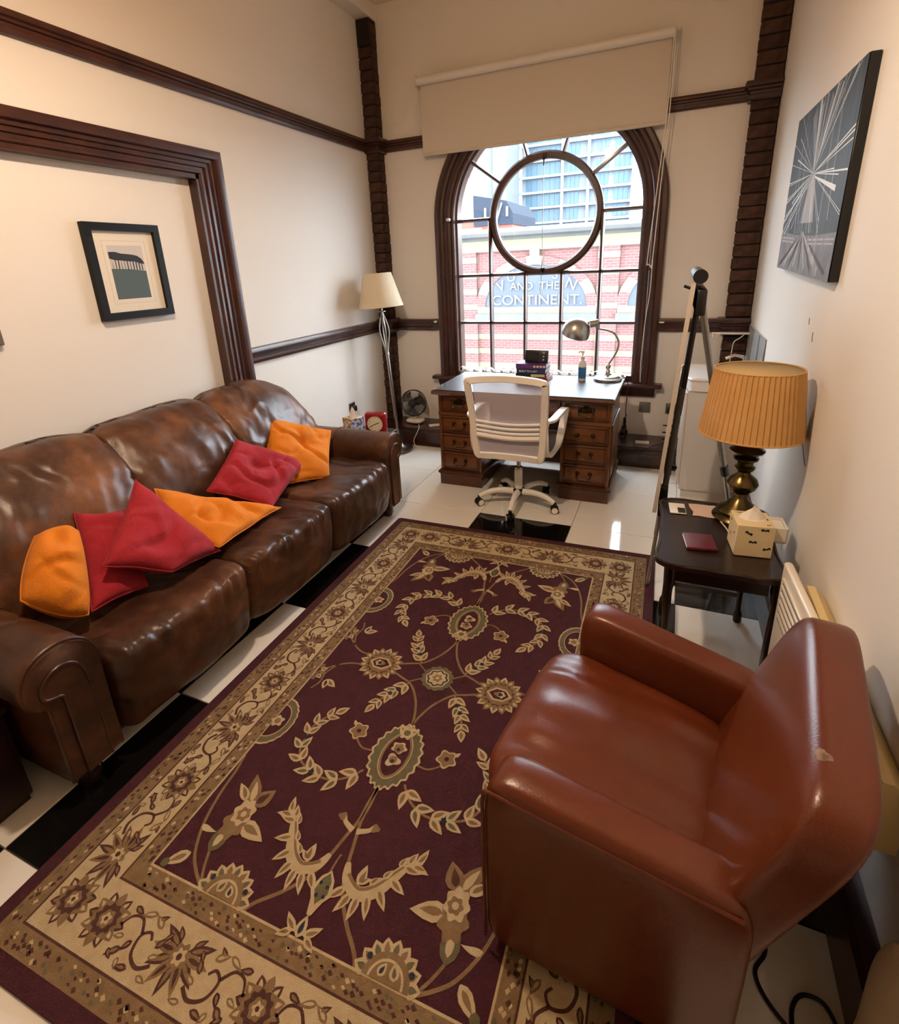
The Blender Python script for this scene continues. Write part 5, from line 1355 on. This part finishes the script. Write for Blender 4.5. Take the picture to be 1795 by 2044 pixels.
# ------------------------------------------------------------------ panel heater on the right wall
ht = thing('panel_heater', 'cream panel heater with slotted front standing against the right wall', 'heater', (.425, 1.415, .12))
HM = Matrix.Rotation(R(0), 4, 'Z')
def hx(y): return -.045+.03*(.36-y)*.6
m = MB(); m.rbox((-.012, -.10, 0), (.014, .36, .50), .010, 3, Matrix.Rotation(R(3), 4, 'Z')); m.build('front_panel', 'heater_cream', ht)
m = MB(); m.prism([(.02, .30), (.02, .475), (.04, .475), (.072, .44), (.072, .30)], 'xz', -.42, .27); m.build('rear_housing', 'heater_back', ht, 25)
RZ5 = Matrix.Translation((.023, 0, 0)) @ Matrix.Rotation(R(3), 4, 'Z')
for k in range(6):
    MB().box((-.0365, -.08, .435-.026*k), (-.0345, .325, .447-.026*k), RZ5).build('slot', 'heater_slot', ht, 0)
    MB().rbox((-.041, -.08, .448-.026*k), (-.034, .325, .459-.026*k), .002, 1, RZ5).build('louvre', 'heater_cream', ht)
for y in (-.02, .26): MB().box((-.01, y-.02, -.12), (.035, y+.02, .02)).build('foot', 'heater_cream', ht)

# ------------------------------------------------------------------ basin unit in the corner
vn = thing('basin_unit', 'white vanity unit with ceramic basin top in the right corner', 'vanity', (.30, 3.85, 0))
MB().box((-.175, -.235, .06), (.18, .22, .745)).build('body', 'vanity_white', vn)
MB().box((-.16, -.22, 0), (.18, .22, .06)).build('plinth', 'vanity_white', vn)
for y0_, y1_ in ((-.23, -.008), (.0, .215)):
    d = MB().rbox((-.195, y0_, .09), (-.175, y1_, .73), .006).build('door', 'vanity_white', vn)
    for k_ in (0,):
        yy = y1_-.03 if y0_ < -.1 else y0_+.03
        MB().tube([(-.195, yy, .47), (-.215, yy, .47)], .006, 8).sbox((-.222, yy, .47), (.01, .013, .013), 2.2, 6).build('knob', 'chrome', d)
    MB().rbox((-.199, y0_+.03, .13), (-.194, y1_-.03, .69), .002, 1).build('panel', 'vanity_white', d)
cp_ = [(.185, -.25), (-.12, -.25), (-.165, -.235), (-.185, -.18), (-.20, -.11), (-.225, -.03), (-.228, .03), (-.215, .11), (-.20, .18), (-.185, .225), (.185, .225)]
cpp = [(p.x, p.y) for p in catmull(cp_, 4)]
MB().prism(cpp, 'xy', .745, .82).build('basin_top', 'ceramic', vn, 40)
MB().tube([(x, y, .82) for x, y in cpp], .012, 8).build('raised_rim', 'ceramic', vn)
MB().lathe([(.0, .0), (.012, 0), (.012, .12), (.0, .12)], 12, (.14, -.02, .82)).tube([(.14, -.02, .93), (.08, -.02, .945), (.03, -.02, .92)], .011, 10).build('tap', 'chrome', vn)
wp = MB().rbox((.09, 4.0, .82), (.12, 4.07, .96), .01); 
# mirror panel and rail above it
mr = thing('splashback', 'pale glossy splashback panel on the right wall above the basin', 'splashback', (.496, 3.90, .84))
MB().box((-.006, -.40, 0), (.0, .36, .25)).build('glass', 'mirror', mr)
for y in (-.2, .1): MB().box((-.012, y-.004, 0), (-.006, y+.004, .25)).build('clip_strip', 'chrome', mr)
rl = thing('towel_rail', 'white rail bracket projecting from the wall above the basin', 'rail', (.49, 4.19, 1.035))
MB().rbox((-.235, -.012, -.006), (.0, .012, .008), .004).build('bar', 'white_metal', rl)
for x in (-.225, -.20): MB().tube([(x, 0, -.004), (x-.003, -.006, -.028)], .006, 8).build('peg', 'white_metal', rl)
MB().tube(catmull([(-.03, 0, -.004), (-.055, 0, -.03), (-.09, 0, -.06), (-.097, 0, -.13), (-.102, 0, -.21)], 4), .003, 8).build('brace', 'white_metal', rl)

# ------------------------------------------------------------------ pictures
mat('canvas_grey', '#34373B', .6, spec=.3, var=(3, '#0D0E10', .2, 6), stretch=(1, 6, .6)); mat('canvas_light', '#E4ECF0', .6); mat('canvas_mid', '#7C7678', .6, var=(9, '#4B4648', .2, 5), stretch=(1, 5, 1)); mat('canvas_pale', '#B4ACAB', .6, var=(9, '#7A7272', .2, 5), stretch=(1, 4, 1))
cv = thing('canvas_print', 'tall black and white canvas of light beams and cables on the right wall', 'picture', (.5, 2.755, 1.475), rot=(R(1.5), 0, 0))
CW, CH, CT = 1.09, .66, .032
c0 = -CW/2
MB().rbox((-CT, c0, 0), (-.001, -c0, CH), .003, 1).build('stretcher', 'canvas_black', cv)
xf = -CT-.0006
def cpoly(pts, m, dz=0., nm='print_area'):
    mb = MB(); mb.add([(xf-dz, a, b) for a, b in pts], [tuple(range(len(pts)))]); return mb.build(nm, m, cv, 0)
# image: y grows towards the window (left in the photo)
cpoly([(c0, 0), (-c0, 0), (-c0, CH), (c0, CH)], 'canvas_grey', 0, 'print')
cpoly([(c0, 0), (-c0, 0), (-c0, .17), (.2, .155), (-.2, .15), (c0, .16)], 'canvas_mid', .0002)
cpoly([(.10, .20), (-.14, .2), (-.05, .38), (.0, .40), (.05, .38)], 'canvas_pale', .0004, 'light_column')
VP = (.0, .385)
rn = random.Random(12)
def beam(a, b, w, m='canvas_light', dz=.0008):
    a, b = V2(a), V2(b); d = (b-a).normalized(); n = Vector((-d.y, d.x))
    cpoly([tuple(a+n*w*.3), tuple(b+n*w), tuple(b-n*w), tuple(a-n*w*.3)], m, dz, 'light_beam')
for (x1_, w_, mm_) in ((.16, .035, 'canvas_mid'), (-.14, .03, 'canvas_mid'), (.05, .03, 'canvas_pale'), (-.28, .022, 'canvas_mid')):
    a_, b_ = V2((0, .40)), V2((x1_, CH-.03)); d_ = (b_-a_).normalized(); n_ = Vector((-d_.y, d_.x))
    cpoly([tuple(a_+n_*.006), tuple(b_+n_*w_), tuple(b_-n_*w_), tuple(a_-n_*.006)], mm_, .0003+abs(x1_)*.0004, 'light_haze')
for k in range(46):
    a = rn.uniform(0, 2*PI); L = rn.uniform(.25, .75)
    e = [VP[0]+L*math.cos(a)*1.2, VP[1]+L*math.sin(a)]
    # clip to canvas
    t = 1.
    for v_, lo_, hi_, p_ in ((e[0], c0+.004, -c0-.004, VP[0]), (e[1], .16, CH-.004, VP[1])):
        if v_ > hi_: t = min(t, (hi_-p_)/(v_-p_))
        if v_ < lo_: t = min(t, (lo_-p_)/(v_-p_))
    e = (VP[0]+(e[0]-VP[0])*t, VP[1]+(e[1]-VP[1])*t)
    beam(VP, e, rn.choice([.0012, .002, .003]))
beam((-.02, .40), (-.20, CH-.004), .008); beam((.01, .40), (.06, CH-.004), .012); beam((-.02, .40), (-.05, CH-.004), .014, 'canvas_pale')
beam((-.04, .37), (-.42, .30), .010); 
for (a, b) in (((.30, CH-.004), (.38, .16)), ((-.22, CH-.004), (-.26, .05)), ((.34, .52), (.20, .16)), ((-.02, .36), (.53, .24)), ((-.30, CH-.004), (-.38, .2)), ((.25, .6), (.16, .2))): beam(a, b, .0022, 'canvas_light', .001)
for k in range(9):  # converging deck in the foreground
    x = c0+.05+k*(CW-.1)/8; beam((.02, .165), (x*.96, .022), .018 if k % 2 else .009, 'canvas_pale' if k % 2 else 'canvas_black', .0006+.0001*k)
for s in (.12, .135): cpoly([(c0+.02, s), (-.1, s-.005), (-.1, s+.004), (c0+.02, s+.006)], 'canvas_pale', .0012, 'railing'); cpoly([(.2, s), (-c0-.02, s+.005), (-c0-.02, s+.014), (.2, s+.008)], 'canvas_pale', .0012, 'railing')

pf = thing('framed_print', 'black framed print of dark trees over a teal field on the left wall', 'picture', (XL-.03, 1.908, 1.385))
FW, FH = .395, .445; fw = .035
m = MB()
for (ya, yb, za, zb) in ((-FW/2, FW/2, 0, fw), (-FW/2, FW/2, FH-fw, FH), (-FW/2, -FW/2+fw, fw, FH-fw), (FW/2-fw, FW/2, fw, FH-fw)): m.box((.002, ya, za), (.034, yb, zb))
m.build('frame', 'frame_black', pf, 0)
MB().box((.004, -FW/2+fw, fw), (.016, FW/2-fw, FH-fw)).build('mount', 'mat_cream', pf, 0)
px0, px1, pz0, pz1 = -.095, .09, .095, .345
m = MB()
for (ya, yb, za, zb) in ((px0-.022, px1+.022, pz0-.022, pz0-.020), (px0-.022, px1+.022, pz1+.02, pz1+.022), (px0-.022, px0-.02, pz0-.02, pz1+.02), (px1+.02, px1+.022, pz0-.02, pz1+.02)): m.box((.016, ya, za), (.0166, yb, zb))
m.build('mount_line', 'print_sky', pf, 0)
pr_ = MB().box((.016, px0, pz0), (.0164, px1, pz1)).build('print', 'print_sky', pf, 0)
MB().add([(.0168, a, b) for a, b in ((px0, pz0), (px1, pz0), (px1, .225), (0, .235), (px0, .238))], [(0, 1, 2, 3, 4)]).build('field', 'print_teal', pr_, 0)
top = [(px0, .315), (-.06, .316), (-.03, .308), (0, .306), (.03, .303), (.055, .298), (.075, .285), (.085, .27)]; bot = [(.088, .258), (.06, .262), (.04, .27), (.0, .272), (-.04, .276), (-.07, .278), (px0, .285)]
MB().add([(.0170, a, b) for a, b in top+bot], [tuple(range(len(top+bot)))]).build('tree_crowns', 'print_tree', pr_, 0)
rn = random.Random(2)
for k in range(11):
    y = px0+.012+k*.0155; w_ = rn.choice([.0015, .002, .003])
    MB().add([(.0172, y-w_, .236-.004*(k/5)), (.0172, y+w_, .236-.004*(k/5)), (.0172, y+w_*.7+rn.uniform(-.003, .003), .282), (.0172, y-w_*.7, .282)], [(0, 1, 2, 3)]).build('tree_trunk', 'print_tree', pr_, 0)
# added panel whose grey brown stands in for a shadow on the left wall
mat('shadow_brown', '#6E6058', .7)
pf2 = thing('shadow_panel', 'grey brown panel standing in for a shadow on the left wall', 'picture', (XL-.03, 1.072, 1.339))
MB().rbox((.002, -.20, 0), (.03, .20, .5), .003, 1).build('shadow_slab', 'shadow_brown', pf2)  # plain slab in the shadow tone, carries no picture
MB().box((.004, -.18, .02), (.0305, .18, .48)).build('print', 'shadow_brown', pf2)  # blank front of the slab in the same shadow tone, no print on it

# ------------------------------------------------------------------ sockets
def socket(name, label, loc, rz, w=.086, double=False, blank=False, mt='plate_steel'):
    t = thing(name, label, 'socket', loc, rz)
    MB().rbox((-w/2, -.008, -.043), (w/2, 0, .043), .003).build('plate', mt, t)
    if not blank:
        for x in ((-.035, .035) if double else (0,)):
            MB().rbox((x-.024, -.04, -.03), (x+.024, -.008, .02), .006).build('plug', 'black_plastic', t)
        MB().box((w/2-.02, -.011, .018), (w/2-.01, -.008, .034)).build('switch', 'black_plastic', t)
    return t
socket('blank_plate', 'square blank steel wall plate right of the desk', (-.159, YB, .414), 0, blank=True)
socket('wall_socket', 'double steel wall socket with black plugs behind the easel', (.07, YB, .414), 0, .146, True)
socket('wall_socket', 'dark wall socket on the left wall above the floral tissue box', (XL, 3.70, .44), R(90), mt='black_plastic')
# ------------------------------------------------------------------ near right corner
cb_ = MB().tube(catmull([(.33, 1.04, .02), (.325, .99, .006), (.30, .945, .006), (.315, .90, .006), (.36, .86, .006), (.42, .85, .006)], 6), .0045, 8).build('floor_cable', 'cable_black'); tag(cb_, 'black cable curving over the floor behind the armchair', 'cable')
cb_ = MB().tube(catmull([(.36, .84, .006), (.365, .90, .006), (.39, .935, .006), (.43, .935, .006), (.45, .89, .006), (.455, .84, .006)], 6), .0045, 8).build('floor_cable', 'cable_black'); tag(cb_, 'second loop of black cable on the floor at the bottom right', 'cable')

bag = thing('fabric_bag', 'pale cream fabric bag standing against the wall at the bottom right', 'bag', (.462, .72, 0))
MB().sbox((0, 0, .22), (.032, .13, .22), 5, 10, lambda q, p: q+Vector((.004*nz(q, 12), .006*nz(q, 9, 2), 0))).build('body', 'cream_fabric', bag, 180)
MB().tube(catmull([(-.02, .06, .42), (-.024, .04, .50), (-.024, -.04, .50), (-.02, -.06, .42)], 5), .006, 6).build('handle', 'cream_fabric', bag)
